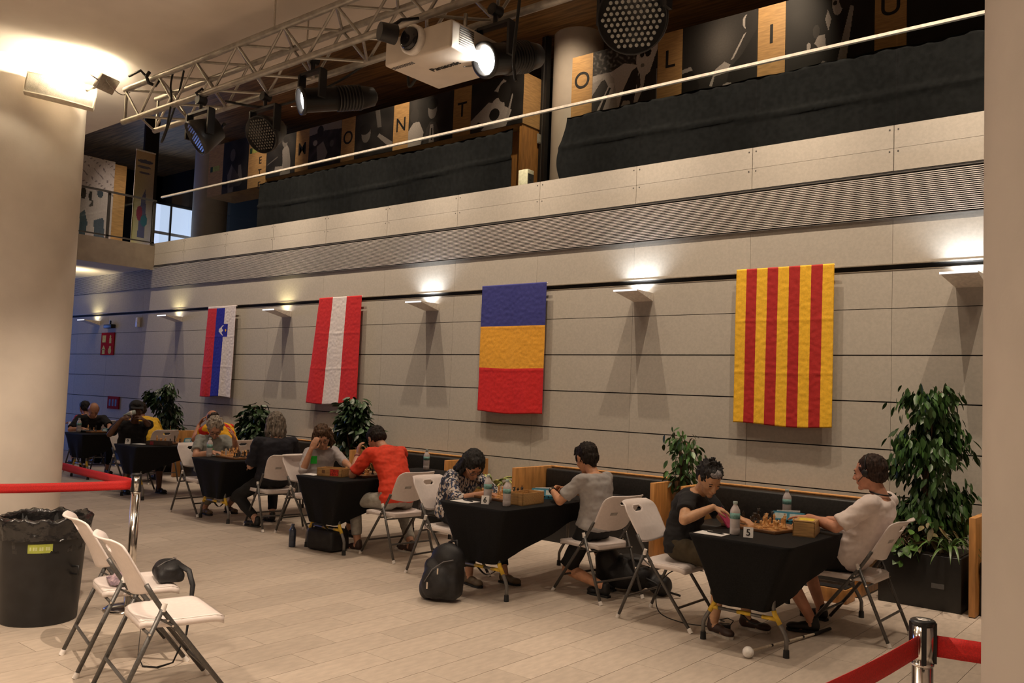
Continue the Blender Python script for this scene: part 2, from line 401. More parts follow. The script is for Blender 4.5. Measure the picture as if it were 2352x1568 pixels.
# ------------------------------------------------------------------ columns
def column(x, y, r, z0, z1, label, ring=None):
    t = thing('column', label, 'column', (x, y, z0))
    t['kind'] = 'structure'
    b = MB(); b.cyl((0, 0, 0), (0, 0, z1-z0), r, n=96, caps=False); b.build('shaft', M_column, t)
    b = MB(); b.lathe([(r+0.012, 0), (r+0.012, 0.06), (r+0.002, 0.065)], n=96); b.build('base_ring', M_tube, t)
    if ring:
        b = MB(); b.lathe([(r+0.001, ring), (r+0.014, ring), (r+0.014, ring+0.05), (r+0.001, ring+0.05)], n=96); b.build('collar', mat('collar', (0.25, 0.22, 0.18), 0.5), t)
    return t
column(-7.55, 2.57, 0.62, 0, 4.05, 'wide round cream column at the left edge with a loudspeaker on it')
column(0.135, 2.55, 0.62, 0, 4.05, 'wide round taupe column at the right edge beside the barrier post')
column(-8.22, 11.35, 0.41, 4.41, 7.6, 'round pale column rising from the balcony floor between the dark drapes', ring=0.55)
column(-19.3, 11.4, 0.41, 4.41, 7.6, 'round pale column at the far left end of the balcony')

# ------------------------------------------------------------------ balcony balustrade, drapes
bal = thing('balcony_balustrade', 'long glass balustrade with slim pale handrail along the balcony edge', 'railing', (0, WY+0.06, 4.4))
b = MB(); b.box(-16.68, 3.8, -0.02, 0.02, 0.955, 0.985); b.build('handrail', mat('handrail', (0.85, 0.78, 0.66), 0.3, 0.3), bal)
xs = [x for x in XJ if x > -16.6] ; xs = [-16.68] + xs
for a, c in zip(xs[:-1], xs[1:]):
    b = MB(); b.box(a+0.008, c-0.008, -0.006, 0.006, 0.0, 0.955); b.build('glass_pane', M_glass, bal)
gal = thing('gallery_railing', 'glass railing with dark handrail and posts on the crossing gallery', 'railing', (-16.72, 0, 4.34))
b = MB(); b.box(-0.03, 0.02, 0.0, WY-0.02, 0.92, 0.955); b.build('handrail', M_tube, gal)
b = MB(); b.box(-0.02, 0.01, 0.0, WY-0.02, 0.07, 0.095); b.build('bottom_rail', M_tube, gal)
for y in (WY-0.05, 7.73, 6.4, 5.0, 3.6, 2.2):
    b = MB(); b.box(-0.02, 0.01, y-0.025, y+0.025, 0, 0.92); b.build('post', M_tube, gal)
for y0, y1 in ((7.76, WY-0.08), (6.43, 7.70), (5.03, 6.37), (3.63, 4.97)):
    b = MB(); b.box(-0.012, -0.004, y0, y1, 0.1, 0.9); b.build('glass_pane', M_glass, gal)
def drape(name, label, x0, x1, ztop, seed, left=None):
    rnd = random.Random(seed)
    def fn(u, v):
        x = x0+(x1-x0)*u
        top = ztop + 0.012*noise.noise(Vector((x*1.3, seed, 0)))*2 + 0.006*math.sin(x*9)
        z = 4.415+(top-4.415)*v
        y = WY+0.13 + 0.018*noise.noise(Vector((x*3, z*1.2, seed))) + 0.006*math.sin(x*31+z*2)
        sag = 0.028*math.exp(-((z-(4.83+0.05*math.sin(x*0.7)))/0.02)**2)
        if left and u < 0.06: x += left*(0.06-u)/0.06*math.sin(v*PI*1.5)*-0.25
        return (x, y-sag, z)
    b = MB(); b.grid(fn, 160, 24, th=0.004)
    o = b.build(name, M_drape); o['label'] = label; o['category'] = 'drape'; o['group'] = 'black drapes behind the balcony glass'
    return o
drape('black_drape', 'long black drape behind the balcony glass, left of the pale column', -13.35, -7.45, 5.245, 3)
drape('black_drape', 'long black drape behind the balcony glass, right of the pale column', -6.62, 3.6, 5.245, 9, left=0.3)

# ------------------------------------------------------------------ photo panels with letters
PY = 10.5
def paint(name, x0, x1, z0, z1, y, parent, shapes, bg, nx=60, label=None, facing='y'):
    nz = max(8, int(nx*(z1-z0)/(x1-x0)))
    def inside(px, pz, poly):
        c = False; n = len(poly); j = n-1
        for i in range(n):
            xi, zi = poly[i]; xj, zj = poly[j]
            if (zi > pz) != (zj > pz) and px < (xj-xi)*(pz-zi)/(zj-zi)+xi: c = not c
            j = i
        return c
    vs = []; fs = []; cols = []
    for j in range(nz+1):
        for i in range(nx+1):
            a = x0+(x1-x0)*i/nx; c = z0+(z1-z0)*j/nz
            vs.append((a, y, c) if facing == 'y' else (y, a, c))
    for j in range(nz):
        for i in range(nx):
            k = j*(nx+1)+i; fs.append((k, k+1, k+nx+2, k+nx+1))
            u = (i+0.5)/nx; v = (j+0.5)/nz
            col = bg(u, v) if callable(bg) else bg
            for s in shapes:
                if s[0] == 'e':
                    _, cx, cz, rx, rz, cc = s
                    if ((u-cx)/rx)**2+((v-cz)/rz)**2 < 1: col = cc
                else:
                    if inside(u, v, s[1]): col = s[2]
            cols.append(col)
    me = bpy.data.meshes.new(name); me.from_pydata(vs, [], fs); me.materials.append(vcmat('print_matt'))
    at = me.color_attributes.new('print', 'FLOAT_COLOR', 'CORNER')
    arr = np.empty((len(fs), 4, 4), dtype=np.float32); arr[:, :, 3] = 1
    arr[:, :, :3] = np.array([(c if isinstance(c, tuple) else (c, c*0.93, c*0.88)) for c in cols], dtype=np.float32)[:, None, :]
    at.data.foreach_set('color', arr.ravel()); return mk(name, me, parent, label=label)
def murk(seed, lo, hi, sc=4):
    def f(u, v):
        n = noise.noise(Vector((u*sc, v*sc, seed)))*0.5+0.5; return lo+(hi-lo)*n*n
    return f
G = 0.55
ph = {
 0: ([('p', [(0.25, 0), (0.2, .35), (.35, .55), (.5, .3), (.45, 0)], .16), ('e', .38, .72, .10, .12, .10), ('p', [(.6, .1), (.62, .5), (.72, .5), (.8, .2)], .16), ('p', [(.3, .1), (.4, .5), (.8, .15), (.7, .1)], .07)], murk(1, .008, .04)),
 1: ([('p', [(.5, 0), (.58, .3), (.55, .62), (.68, .78), (.78, .62), (.85, .3), (.85, 0)], .22), ('e', .63, .82, .09, .13, .14), ('e', .66, .88, .10, .09, .02), ('p', [(.3, .12), (.33, .25), (.6, .22), (.62, .1)], .30), ('p', [(.05, .35), (.4, .5), (.4, .47), (.05, .32)], .12)], murk(2, .01, .05)),
 2: ([('p', [(.0, 1), (.0, .8), (.5, .85), (1, .8), (1, 1)], .30), ('e', .35, .85, .1, .14, .02), ('p', [(.3, .1), (.25, .5), (.45, .6), (.6, .3), (.5, .1)], .26), ('e', .2, .6, .07, .07, .4), ('e', .72, .5, .06, .08, .12)], murk(3, .015, .09, 7)),
 3: ([('e', .30, .52, .12, .2, .16), ('e', .27, .64, .15, .13, .015), ('p', [(.52, 1), (.6, .6), (.7, .6), (.64, 1)], .12), ('p', [(.6, .4), (.65, .46), (1, .2), (1, .1), (.9, .12)], .24)], murk(4, .012, .06)),
 4: ([('p', [(0, 0), (0, .35), (.12, .52), (.25, .5), (.36, .25), (.3, 0)], .45), ('e', .13, .66, .10, .16, .05), ('e', .54, .70, .10, .2, .30), ('e', .55, .82, .12, .12, .02), ('p', [(.36, 0), (.42, .32), (.5, .45), (.62, .42), (.7, .2), (.72, 0)], .07), ('p', [(.48, 0), (.5, .38), (.57, .38), (.6, 0)], .4), ('p', [(.52, .3), (.53, .05), (.56, .05), (.555, .3)], .02)], murk(5, .012, .07)),
 5: ([('p', [(0, .25), (.35, .55), (.6, .45), (.8, .3), (.7, 0), (.25, 0), (0, .1)], .5), ('p', [(.0, .0), (.15, .2), (.3, .1), (.2, 0)], .02), ('e', .53, .42, .13, .18, .55), ('e', .47, .28, .1, .12, .02), ('p', [(.45, .75), (.62, .95), (.68, .9), (.55, .7)], .5), ('e', .65, .68, .12, .2, .03), ('p', [(.66, .05), (.80, .62), (.82, .6), (.72, .05)], .4)], murk(6, .01, .05)),
 6: ([('p', [(0, .45), (.2, .52), (.3, .3), (.25, .0), (0, 0)], .04), ('p', [(.0, .3), (.18, .55), (.0, .5)], .35), ('p', [(.27, .6), (.35, .5), (.42, .0), (.7, .0), (.72, .62), (.5, .7)], .62), ('p', [(.06, .0), (.28, .44), (.36, .42), (.26, .0)], .6), ('p', [(.12, .04), (.27, .38), (.30, .36), (.18, .04)], .02), ('p', [(.43, .0), (.5, .3), (.62, .55), (.7, .6), (.99, .55), (.99, 0)], .03), ('p', [(.66, .05), (.72, .5), (.86, .62), (.80, .25), (.72, .05)], .55), ('p', [(.69, .4), (.74, .5), (.76, .3), (.72, .2)], .05), ('e', .82, .70, .135, .26, .62), ('e', .92, .82, .10, .14, .62), ('p', [(.72, .99), (.72, .72), (.8, .72), (.85, .99)], .5), ('e', .77, .79, .035, .07, .01), ('e', .86, .79, .045, .08, .01), ('e', .78, .60, .03, .03, .2), ('p', [(.9, .5), (1, .8), (1, .5)], .02), ('e', .5, .06, .02, .02, .5), ('p', [(.45, 0), (.5, .12), (.6, .1), (.62, 0)], .5)],
     lambda u, v: (0.03+0.35*max(0, noise.noise(Vector((u*22, v*22, 3))))) if v > .62 else .45),
 7: ([('p', [(0, .38), (.12, .4), (.15, .34), (0, .3)], .32), ('p', [(0, .32), (.14, .34), (.25, .1), (.2, 0), (0, 0)], .01), ('p', [(.60, 0), (.65, .25), (.8, .4), (.99, .72), (.99, 0)], .012), ('e', .86, .86, .055, .10, .38), ('e', .885, .85, .05, .12, .02), ('p', [(.66, .36), (.82, .68), (.86, .72), (.7, .38)], .42), ('p', [(.38, .06), (.46, .28), (.58, .36), (.66, .3), (.6, .2), (.45, .18), (.42, .04)], .42), ('e', .62, .03, .06, .02, .3)],
     lambda u, v: 0.02+0.10*math.exp(-((u-.5)/.22)**2-((v-.6)/.35)**2)),
 8: ([('e', .60, .82, .065, .19, .42), ('e', .69, .88, .08, .2, .02), ('e', .57, .80, .025, .03, .02), ('p', [(.6, 0), (.66, .35), (.74, .72), (.78, .7), (.74, .35), (.70, 0)], .35), ('p', [(.46, .62), (.49, .74), (.53, .6), (.50, .44)], .5), ('p', [(.34, .32), (.38, .42), (.46, .42), (.48, .2), (.42, .22)], .5), ('e', .36, .48, .04, .09, .05), ('e', .275, .30, .024, .05, .5), ('p', [(.38, 0), (.44, .07), (.50, .03), (.5, 0)], .4)], murk(9, .006, .02)),
 9: ([('e', .34, .86, .12, .18, .3), ('p', [(.3, .7), (.38, .55), (.62, .46), (.6, .6), (.45, .68)], .5), ('e', .3, .98, .15, .16, .02)], murk(10, .006, .02)),
}
def band(name, label, secs, z0, z1, depth=0.7):
    x0 = secs[0][1]; x1 = secs[-1][2]
    t = thing(name, label, 'display wall', ((x0+x1)/2, PY, 4.41)); ox = (x0+x1)/2
    b = MB(); b.box(x0-ox, x1-ox, 0.004, depth, z0-4.41, z1-4.41); b.build('cabinet_body', M_panelwood, t)
    for s in secs:
        if s[0] == 'w':
            b = MB(); b.box(s[1]-ox+0.004, s[2]-ox-0.004, -0.012, 0.004, z0-4.41, z1-4.41); q = b.build('letter_board', M_panelwood, t)
            if s[3]:
                ls = s[3]
                if len(ls) == 1: text('letter', ls, 0.36, M_ink, q, FY((s[1]+s[2])/2-ox, -0.014, 2.03), 0.002, 0.002)
                else:
                    for k, c in enumerate(ls): text('letter', c, 0.22, M_ink, q, FY(s[2]-ox-0.22, -0.014, 2.28-k*0.27), 0.002, 0.0)
            if len(s) > 4:
                b = MB(); b.box(s[1]-ox+s[4], s[1]-ox+s[4]+0.27, -0.016, -0.011, s[5]-4.41, s[5]-4.41+0.12); b.build('tag', mat('tag', (0.45, 0.5, 0.12), 0.6), q)
                b = MB(); b.box(s[1]-ox+s[4]-0.1, s[1]-ox+s[4]-0.01, -0.016, -0.011, s[5]-4.41, s[5]-4.41+0.12); b.build('tag', mat('tag_dark', (0.03, 0.08, 0.03), 0.6), q)
        else:
            sh, bg = ph[s[3]]
            b = MB(); b.box(s[1]-ox, s[2]-ox, -0.012, 0.004, z0-4.41, z1-4.41); q = b.build('photo_board', M_black, t)
            paint('photo_print', s[1]-ox, s[2]-ox, z0-4.41, z1-4.41, -0.014, q, sh, bg, 130)
    return t
band('photo_wall', 'far left photo and letter boards with a vertical row of letters', [('w', -17.93, -17.32, '', 0.2, 6.42), ('f', -17.32, -16.33, 0), ('w', -16.33, -15.66, 'TETE', 0.14, 6.62)], 5.86, 7.02, 0.7)
lt = band('photo_wall', 'row of black and white photos between boards lettered M, O, N, T', [('f', -15.66, -14.65, 1), ('w', -14.65, -14.21, 'M'), ('f', -14.21, -13.2, 2), ('w', -13.2, -12.79, 'O'), ('f', -12.79, -11.72, 3), ('w', -11.72, -11.31, 'N'), ('f', -11.31, -10.21, 4), ('w', -10.21, -9.79, 'T'), ('f', -9.79, -8.67, 5)], 6.0, 6.84, 0.62)
rt = band('photo_wall', 'row of black and white photos between boards lettered O, L, I, U', [('w', -7.71, -7.32, 'O'), ('f', -7.32, -6.21, 6), ('w', -6.21, -5.81, 'L'), ('f', -5.81, -4.71, 7), ('w', -4.71, -4.33, 'I'), ('f', -4.33, -3.23, 8), ('w', -3.23, -2.86, 'U'), ('f', -2.86, -1.75, 9), ('w', -1.75, -1.35, '')], 5.88, 6.84, 0.05)
b = MB(); b.box(0, 0.05, 0.02, 0.55, 0, 1.58); b.box(-0.9, 0, 0.3, 0.34, 0, 1.58)
o = b.build('pedestal', M_wood, None); o.location = (-8.74, PY, 4.41); o['label'] = 'upright wooden end panel below the photo wall, left of the pale column'; o['category'] = 'panel'
t = thing('window_frame_post', 'dark metal upright beside the pale balcony column', 'post', (-8.62, 11.0, 4.41)); 
b = MB(); b.box(-0.06, 0.06, -0.05, 0.05, 0, 3.15); b.build('upright', M_black, t)
b = MB(); b.box(0.0, 0.012, -0.062, -0.05, 0, 3.15); b.build('edge_strip', M_tube, t)
# white speaker-like box on the balcony edge and a wall box
t = thing('junction_box', 'small cream box standing on the balcony edge at the end of the black drape', 'box', (-7.30, 8.96, 4.41))
b = MB(); b.box(-0.085, 0.075, -0.06, 0.08, 0, 0.28, ch=0.008); b.build('casing', mat('cream_box', (0.72, 0.68, 0.5), 0.6), t)
b = MB(); b.box(0.074, 0.08, -0.05, 0.07, 0.02, 0.22); b.cyl((0.08, 0.0, 0.16), (0.086, 0.0, 0.16), 0.02); b.cyl((0.08, 0.03, 0.08), (0.086, 0.03, 0.08), 0.015); b.build('connector_plate', M_tube, t)
t = thing('wall_box', 'small square box high on the wooden end panel of the balcony', 'box', (-8.66, PY+0.45, 5.84)); b = MB(); b.box(-0.005, 0.02, -0.07, 0.07, -0.08, 0.08, ch=0.005); b.build('cover', mat('grey_box', (0.35, 0.33, 0.28), 0.6), t)
b = MB(); b.box(0.02, 0.024, -0.05, 0.05, -0.06, 0.06); b.build('faceplate', mat('grey_box2', (0.40, 0.38, 0.32), 0.6), t)
# banners on the gallery
t = thing('totem_banner', 'wide white printed totem with wooden edge on the crossing gallery', 'banner', (-17.2, 7.6, 4.34))
b = MB(); b.box(-0.25, 0, -0.75, 0.42, 0, 1.66); b.build('board', M_white, t)
b = MB(); b.box(-0.25, 0.003, 0.42, 0.66, 0, 1.62); b.build('wooden_edge', M_panelwood, t)
paint('printed_graphic', -0.75, 0.42, 0, 1.66, 0.002, t, [('e', .50, .55, .05, .07, .04), ('e', .62, .53, .03, .06, .04), ('p', [(.48, .02), (.46, .3), (.54, .36), (.6, .2), (.56, .02)], (.07, .12, .16)), ('p', [(.72, .02), (.70, .25), (.86, .3), (.9, .02)], (.10, .14, .2)), ('e', .78, .58, .05, .05, (.07, .1, .14)), ('p', [(.60, .40), (.66, .50), (.68, .42)], .1)],
      lambda u, v: ((.25, .22, .24) if abs(math.sin(u*37+3*math.sin(v*23)))*abs(math.sin(v*29+u*13)) > .86 and v > .55 and u > .45 else (.62, .57, .58)), 70, facing='x')
t = thing('rollup_banner', 'tall narrow multicoloured roll-up banner on the crossing gallery', 'banner', (-17.5, 8.79, 4.34))
b = MB(); b.box(-0.03, 0.03, -0.23, 0.23, 0, 0.08); b.build('base_cassette', M_steel, t)
b = MB(); b.box(-0.012, -0.002, -0.21, 0.21, 0.08, 2.1); b.build('banner_sheet', M_white, t)
b = MB(); b.box(-0.015, 0.005, -0.215, 0.215, 2.09, 2.12); b.build('top_rail', M_white, t)
paint('printed_graphic', -0.21, 0.21, 0.08, 2.09, 0.0, t, [('e', .5, .9, .4, .02, (.10, .12, .2)), ('e', .45, .84, .35, .015, (.14, .15, .22)), ('e', .5, .78, .3, .012, (.12, .12, .2)), ('p', [(.3, .1), (.4, .5), (.6, .62), (.7, .3), (.65, .1)], (.12, .14, .3)), ('e', .35, .35, .15, .08, (.3, .06, .12)), ('e', .6, .28, .18, .06, (.05, .2, .3))],
      lambda u, v: (.55-.2*v*(1-v), .40+.15*(1-v), .25+.5*(1-v)*u), 30, facing='x')
t = thing('gallery_post', 'slim dark upright between the gallery banner and the window', 'post', (-18.4, 9.35, 4.4)); b = MB(); b.box(-0.04, 0.04, -0.16, 0.16, 0, 3.1); b.build('upright', M_black, t)
b = MB(); b.box(-0.08, 0.08, -0.2, 0.2, 0, 0.03); b.build('foot_plate', M_black, t)
# lamp lighting the balcony side, and lit soffit lamp below the gallery
lamp('SPOT', (-7.3, 10.9, 4.55), (-8.0, 11.3, 4.7), 2, WARM, 0.05, 120, 0.8)
lamp('AREA', (-18.4, 7.9, 3.45), (-18.6, 7.9, 3.9), 7, (1.0, 0.82, 0.5), 0.25, spread=160)
for x in (-4.3, -7.6, -11.2, -15.0): lamp('SPOT', (x, 9.3, 7.5), (x-0.4, 10.5, 6.5), (85 if x > -9 else 52), (1.0, 0.76, 0.52), 0.05, 74, 0.9)
# ------------------------------------------------------------------ wall lamps (sconces)
def make_sconce():
    t = thing('wall_lamp', 'x', 'lamp', (0, 0, 0), group=None)
    b = MB(); h = 0.09
    v = [(-0.20, -0.34, 0.06), (0.11, -0.34, 0.06), (-0.13, 0, -0.03), (0.13, 0, -0.03), (0.13, 0, 0.06), (-0.13, 0, 0.06)]
    b.add([(-0.19, -0.34, 0.055), (0.12, -0.34, 0.055), (0.13, 0, -0.035), (-0.13, 0, -0.035)], [(0, 1, 2, 3)])
    b.add([(0.12, -0.34, 0.055), (0.13, 0, -0.035), (0.13, 0, 0.06), (0.12, -0.34, 0.065)], [(0, 1, 2, 3)])
    b.add([(-0.19, -0.34, 0.055), (-0.13, 0, -0.035), (-0.13, 0, 0.06), (-0.19, -0.34, 0.065)], [(3, 2, 1, 0)])
    b.build('shade', mat('sconce_shade', (0.80, 0.74, 0.66), 0.5), t)
    b = MB(); b.box(-0.19, 0.12, -0.352, -0.338, 0.05, 0.068); b.build('front_lip', mat('sconce_lip', (0.9, 0.9, 0.95), 0.4, emit=(0.9, 0.93, 1.0), es=0.6), t)
    b = MB(); b.box(-0.06, 0.06, -0.13, -0.05, 0.0, 0.02); b.build('lamp_tube', mat('sconce_tube', (0.9, 0.9, 0.95), 0.4, emit=(0.9, 0.93, 1.0), es=5), t)
    b = MB(); b.box(-0.11, 0.11, -0.012, 0.0, -0.03, 0.05); b.build('back_plate', M_white, t)
    return t
sc0 = make_sconce(); SX = [-1.79, -5.25, -8.72, -12.15, -15.6, -19.0]
sl = ['wall lamp at the right, beside the right-hand round column', 'wall lamp between the blue-yellow-red flag and the striped yellow-red flag', 'wall lamp between the red-white-red flag and the blue-yellow-red flag',
      'wall lamp between the flag with the crest and the red-white-red flag', 'wall lamp left of the flag with the crest', 'farthest wall lamp above the red exit sign']
for i, x in enumerate(SX):
    s = sc0 if i == 0 else copy_tree(sc0)
    s.location = (x, WY, 2.83); s['label'] = sl[i]; s['group'] = 'wedge wall lamps on the far wall'
    c = (0.86, 0.92, 1.0) if i < 3 else (1.0, 0.85, 0.42)
    lamp('SPOT', (x-0.02, WY-0.13, 2.865), (x-0.02, WY-0.03, 3.25), (20 if i < 3 else 7), c, 0.02, 120, 0.9)

# ------------------------------------------------------------------ flags
def flag(name, label, x0, x1, z0, z1, paintfn, seed, bend=0.0, nu=70, nv=110, mats=None):
    cx = (x0+x1)/2
    t = thing(name, label, 'flag', (cx, WY-0.075, z1))
    b = MB()
    def fn(u, v):
        x = (x0-cx)+(x1-x0)*u; z = -(z1-z0)*(1-v)
        k = 1-v
        x += bend*k*(1-u)*-0.25
        y = 0.010*noise.noise(Vector((x*5, z*1.1, seed)))*(0.3+k) + 0.006*math.sin(u*12+seed)*k - 0.012*k
        y += 0.003*noise.noise(Vector((x*25, z*25, seed)))
        for zz in (0.33, 0.66): y -= 0.003*math.exp(-((v-zz)/0.008)**2)
        z += 0.012*math.sin(u*6+seed)*k*k
        return (x, y, z)
    me_ = MB().grid(fn, nu, nv, th=0.002, smooth=True)
    fs = me_.f; n = nu*nv
    for k in range(len(fs)):
        q = k if k < n else (k-n if k < 2*n else None)
        if q is None: me_.m[k] = 0; continue
        i = q % nu; j = q//nu; me_.m[k] = paintfn((i+0.5)/nu, (j+0.5)/nv)
    me_.build('fabric', mats, t)
    b = MB(); b.cyl((x0-cx, 0.02, -0.012), (x1-cx, 0.02, -0.012), 0.006, n=8); b.build('hem_rod', M_white, t)
    return t
fm = lambda n, c: mat(n, c, 0.75, var=0.05, scale=60, bump=0.25, bscale=14)
FR, FYL, FBL, FWH = fm('flag_red', (0.60, 0.02, 0.02)), fm('flag_yellow', (0.85, 0.48, 0.02)), fm('flag_navy', (0.035, 0.04, 0.22)), fm('flag_white', (0.78, 0.72, 0.70))
FDR, FY2, FOR, FB2 = fm('flag_deep_red', (0.42, 0.012, 0.01)), fm('flag_orange_yellow', (0.80, 0.38, 0.03)), fm('flag_bright_red', (0.62, 0.015, 0.015)), fm('flag_blue', (0.01, 0.012, 0.32))
flag('striped_flag', 'large yellow flag with four vertical red stripes', -4.055, -3.01, 1.44, 3.085, lambda u, v: int(u*9) % 2, 1.0, mats=[FYL, FDR], nu=72)
flag('tricolour_flag', 'flag hung sideways in blue, yellow and red bands', -7.71, -6.62, 1.41, 3.09, lambda u, v: 2 if v < 0.345 else (1 if v < 0.67 else 0), 2.0, mats=[FBL, FY2, FOR])
flag('banded_flag', 'red flag with a white vertical centre band', -11.2, -10.17, 1.39, 3.07, lambda u, v: 1 if 0.33 < u < 0.66 else 0, 3.0, bend=0.8, mats=[FR, FWH])
def slo(u, v):
    if v > 0.975: return 2
    m = 0 if u < 0.32 else (1 if u < 0.62 else 2)
    du = u-0.62; dv = v-0.73
    if abs(dv) < 0.07-0.5*max(0, -du-0.02)**1.0*0.5 and -0.17 < du < 0.13:
        m = 2 if (du < 0.0-abs(math.sin(dv*60))*0.06 and abs(dv) < 0.055*(1+du/0.17)+0.012) else 1
        if (du-0.07)**2+(dv*1.5)**2 < 0.0005: m = 3
    return m
flag('crest_flag', 'red, blue and white vertical flag with a small mountain crest', -14.46, -13.55, 1.4, 3.04, slo, 4.0, bend=0.35, nu=84, nv=140, mats=[FR, FB2, FWH, FYL])

# ------------------------------------------------------------------ emergency signs
t = thing('exit_sign', 'red sign with four pale pictograms on the bluish end of the wall', 'sign', (-18.43, WY-0.02, 2.15))
b = MB(); b.box(-0.30, 0.28, 0, 0.02, 0, 0.48); b.build('plate', mat('sign_red', (0.45, 0.012, 0.01), 0.9, spec=0.1), t)
pic = mat('sign_pictogram', (0.65, 0.58, 0.22), 0.9, spec=0.1)
for k, (px, pz) in enumerate(((-0.16, 0.34), (0.12, 0.34), (-0.16, 0.11), (0.12, 0.11))):
    b = MB()
    if k == 0: b.box(px-0.08, px+0.08, -0.003, 0, pz-0.07, pz+0.08)
    elif k == 1: b.box(px-0.04, px+0.05, -0.003, 0, pz-0.09, pz+0.02); b.cyl((px, -0.003, pz+0.05), (px, 0, pz+0.05), 0.035)
    elif k == 2: b.add([(px-0.09, -0.003, pz), (px+0.09, -0.003, pz), (px, -0.003, pz+0.10)], [(0, 1, 2)]); b.box(px-0.06, px+0.06, -0.003, 0, pz-0.09, pz+0.01)
    else: b.cyl((px, -0.003, pz-0.02), (px, 0, pz-0.02), 0.07); b.box(px-0.03, px+0.05, -0.003, 0, pz+0.04, pz+0.08)
    b.build('pictogram', pic, t)
t = thing('alarm_box', 'small red fire alarm sign low on the bluish wall', 'sign', (-18.0, WY-0.03, 1.02)); b = MB(); b.box(-0.24, 0.24, 0, 0.03, 0, 0.26); b.build('casing', mat('alarm_red', (0.30, 0.015, 0.02), 0.9, spec=0.1), t)
b = MB()
for k in range(3): b.box(-0.17+k*0.13, -0.09+k*0.13, -0.003, 0, 0.06, 0.2)
b.build('pictogram', mat('alarm_dark', (0.05, 0.008, 0.01), 0.6), t)
t = thing('motion_sensor', 'small white box on the wall left of the flags', 'sensor', (-17.15, WY-0.06, 2.72)); b = MB(); b.box(-0.05, 0.05, 0, 0.06, 0, 0.2, ch=0.01); b.build('casing', M_white, t)
b = MB(); b.box(-0.03, 0.03, -0.006, 0, 0.03, 0.10); b.build('lens', mat('sensor_lens', (0.7, 0.66, 0.62), 0.3), t)
t = thing('emergency_lamp', 'small dark lamp just above the red exit sign', 'lamp', (-18.3, WY-0.1, 2.72)); b = MB(); b.box(-0.2, 0.15, 0, 0.1, 0, 0.08, ch=0.01); b.build('casing', M_black, t)
b = MB(); b.box(0.0, 0.03, 0.03, 0.06, 0.08, 0.16); b.build('bracket', M_black, t)

# ------------------------------------------------------------------ truss
TY0, TY1, TZ0, TZ1 = 3.03, 3.28, 3.60, 3.85; TX0, TX1 = -6.42, 1.2
tr = thing('lighting_truss', 'square aluminium lighting truss hanging under the low ceiling', 'truss', (TX0, TY0, TZ0))
L_ = TX1-TX0; a_ = 0.25
for y, z in ((0, 0), (a_, 0), (0, a_), (a_, a_)):
    b = MB(); b.cyl((0, y, z), (L_, y, z), 0.021, n=16); b.build('chord', M_alu, tr)
nb = int(L_/0.25); ph_ = {'f': [], 'b': [], 't': [], 'k': []}
def brace(name, f):
    for k in range(nb):
        x = k*0.25; b = MB()
        p, q = f(k, x); b.cyl(p, q, 0.009, n=8, caps=False); b.build('brace', M_alu, tr)
brace('f', lambda k, x: ((x, 0, a_ if k % 2 == 0 else 0), (x+0.25, 0, 0 if k % 2 == 0 else a_)))
brace('b', lambda k, x: ((x, a_, 0 if k % 2 == 0 else a_), (x+0.25, a_, a_ if k % 2 == 0 else 0)))
brace('t', lambda k, x: ((x, 0 if k % 2 == 0 else a_, a_), (x+0.25, a_ if k % 2 == 0 else 0, a_)))
brace('k', lambda k, x: ((x, a_ if k % 2 == 0 else 0, 0), (x+0.25, 0 if k % 2 == 0 else a_, 0)))
for y in (0, a_):
    b = MB(); b.cyl((0.03, y, 0), (0.03, y, a_), 0.011, n=8); b.build('end_post', M_alu, tr)
for x in (1.9, 4.6, 6.6):
    for y in (0, a_):
        b = MB(); b.cyl((x, y, a_), (x, y, 0.45), 0.006, n=6); b.build('hanger', M_steel, tr)
def cable(name, label, pts, r, m=None, n=6, sub=8):
    P = [Vector(p) for p in pts]; out = []
    for i in range(len(P)-1):
        p0 = P[max(i-1, 0)]; p1 = P[i]; p2 = P[i+1]; p3 = P[min(i+2, len(P)-1)]
        for k in range(sub):
            t = k/sub; out.append(0.5*((2*p1)+(p2-p0)*t+(2*p0-5*p1+4*p2-p3)*t*t+(3*p1-p0-3*p2+p3)*t**3))
    out.append(P[-1]); o0 = P[0]
    b = MB(); b.tube([p-o0 for p in out], r, n)
    o = b.build(name, m or M_rubber); o.location = o0; o['label'] = label; o['category'] = 'cable'; return o
cable('truss_cable', 'black cable looped around the left end of the truss', [(-5.75, 3.05, 3.87), (-5.74, 3.03, 3.75), (-5.70, 3.02, 3.62), (-5.74, 3.02, 3.45), (-5.84, 3.04, 3.36), (-5.9, 3.1, 3.45), (-5.8, 3.12, 3.7), (-5.7, 3.1, 3.87)], 0.007)
cable('truss_cable', 'black cable running along the truss between the lights', [(-5.3, 3.2, 3.60), (-5.0, 3.29, 3.53), (-4.6, 3.29, 3.50), (-4.2, 3.29, 3.54), (-3.85, 3.29, 3.60), (-3.6, 3.29, 3.50), (-3.55, 3.29, 3.38), (-3.4, 3.29, 3.55)], 0.008)
cable('power_cable', 'thin black cable hanging down from the truss beside the bright spotlight', [(-2.62, 3.12, 3.60), (-2.63, 3.1, 3.3), (-2.62, 3.1, 3.2), (-2.61, 3.1, 3.16)], 0.008)
cable('thin_wire', 'thin pale wire from the column lamp to the truss', [(-6.35, 2.85, 3.86), (-6.38, 2.92, 3.82), (-6.4, 3.0, 3.80), (-6.38, 3.05, 3.83)], 0.004, M_alu)

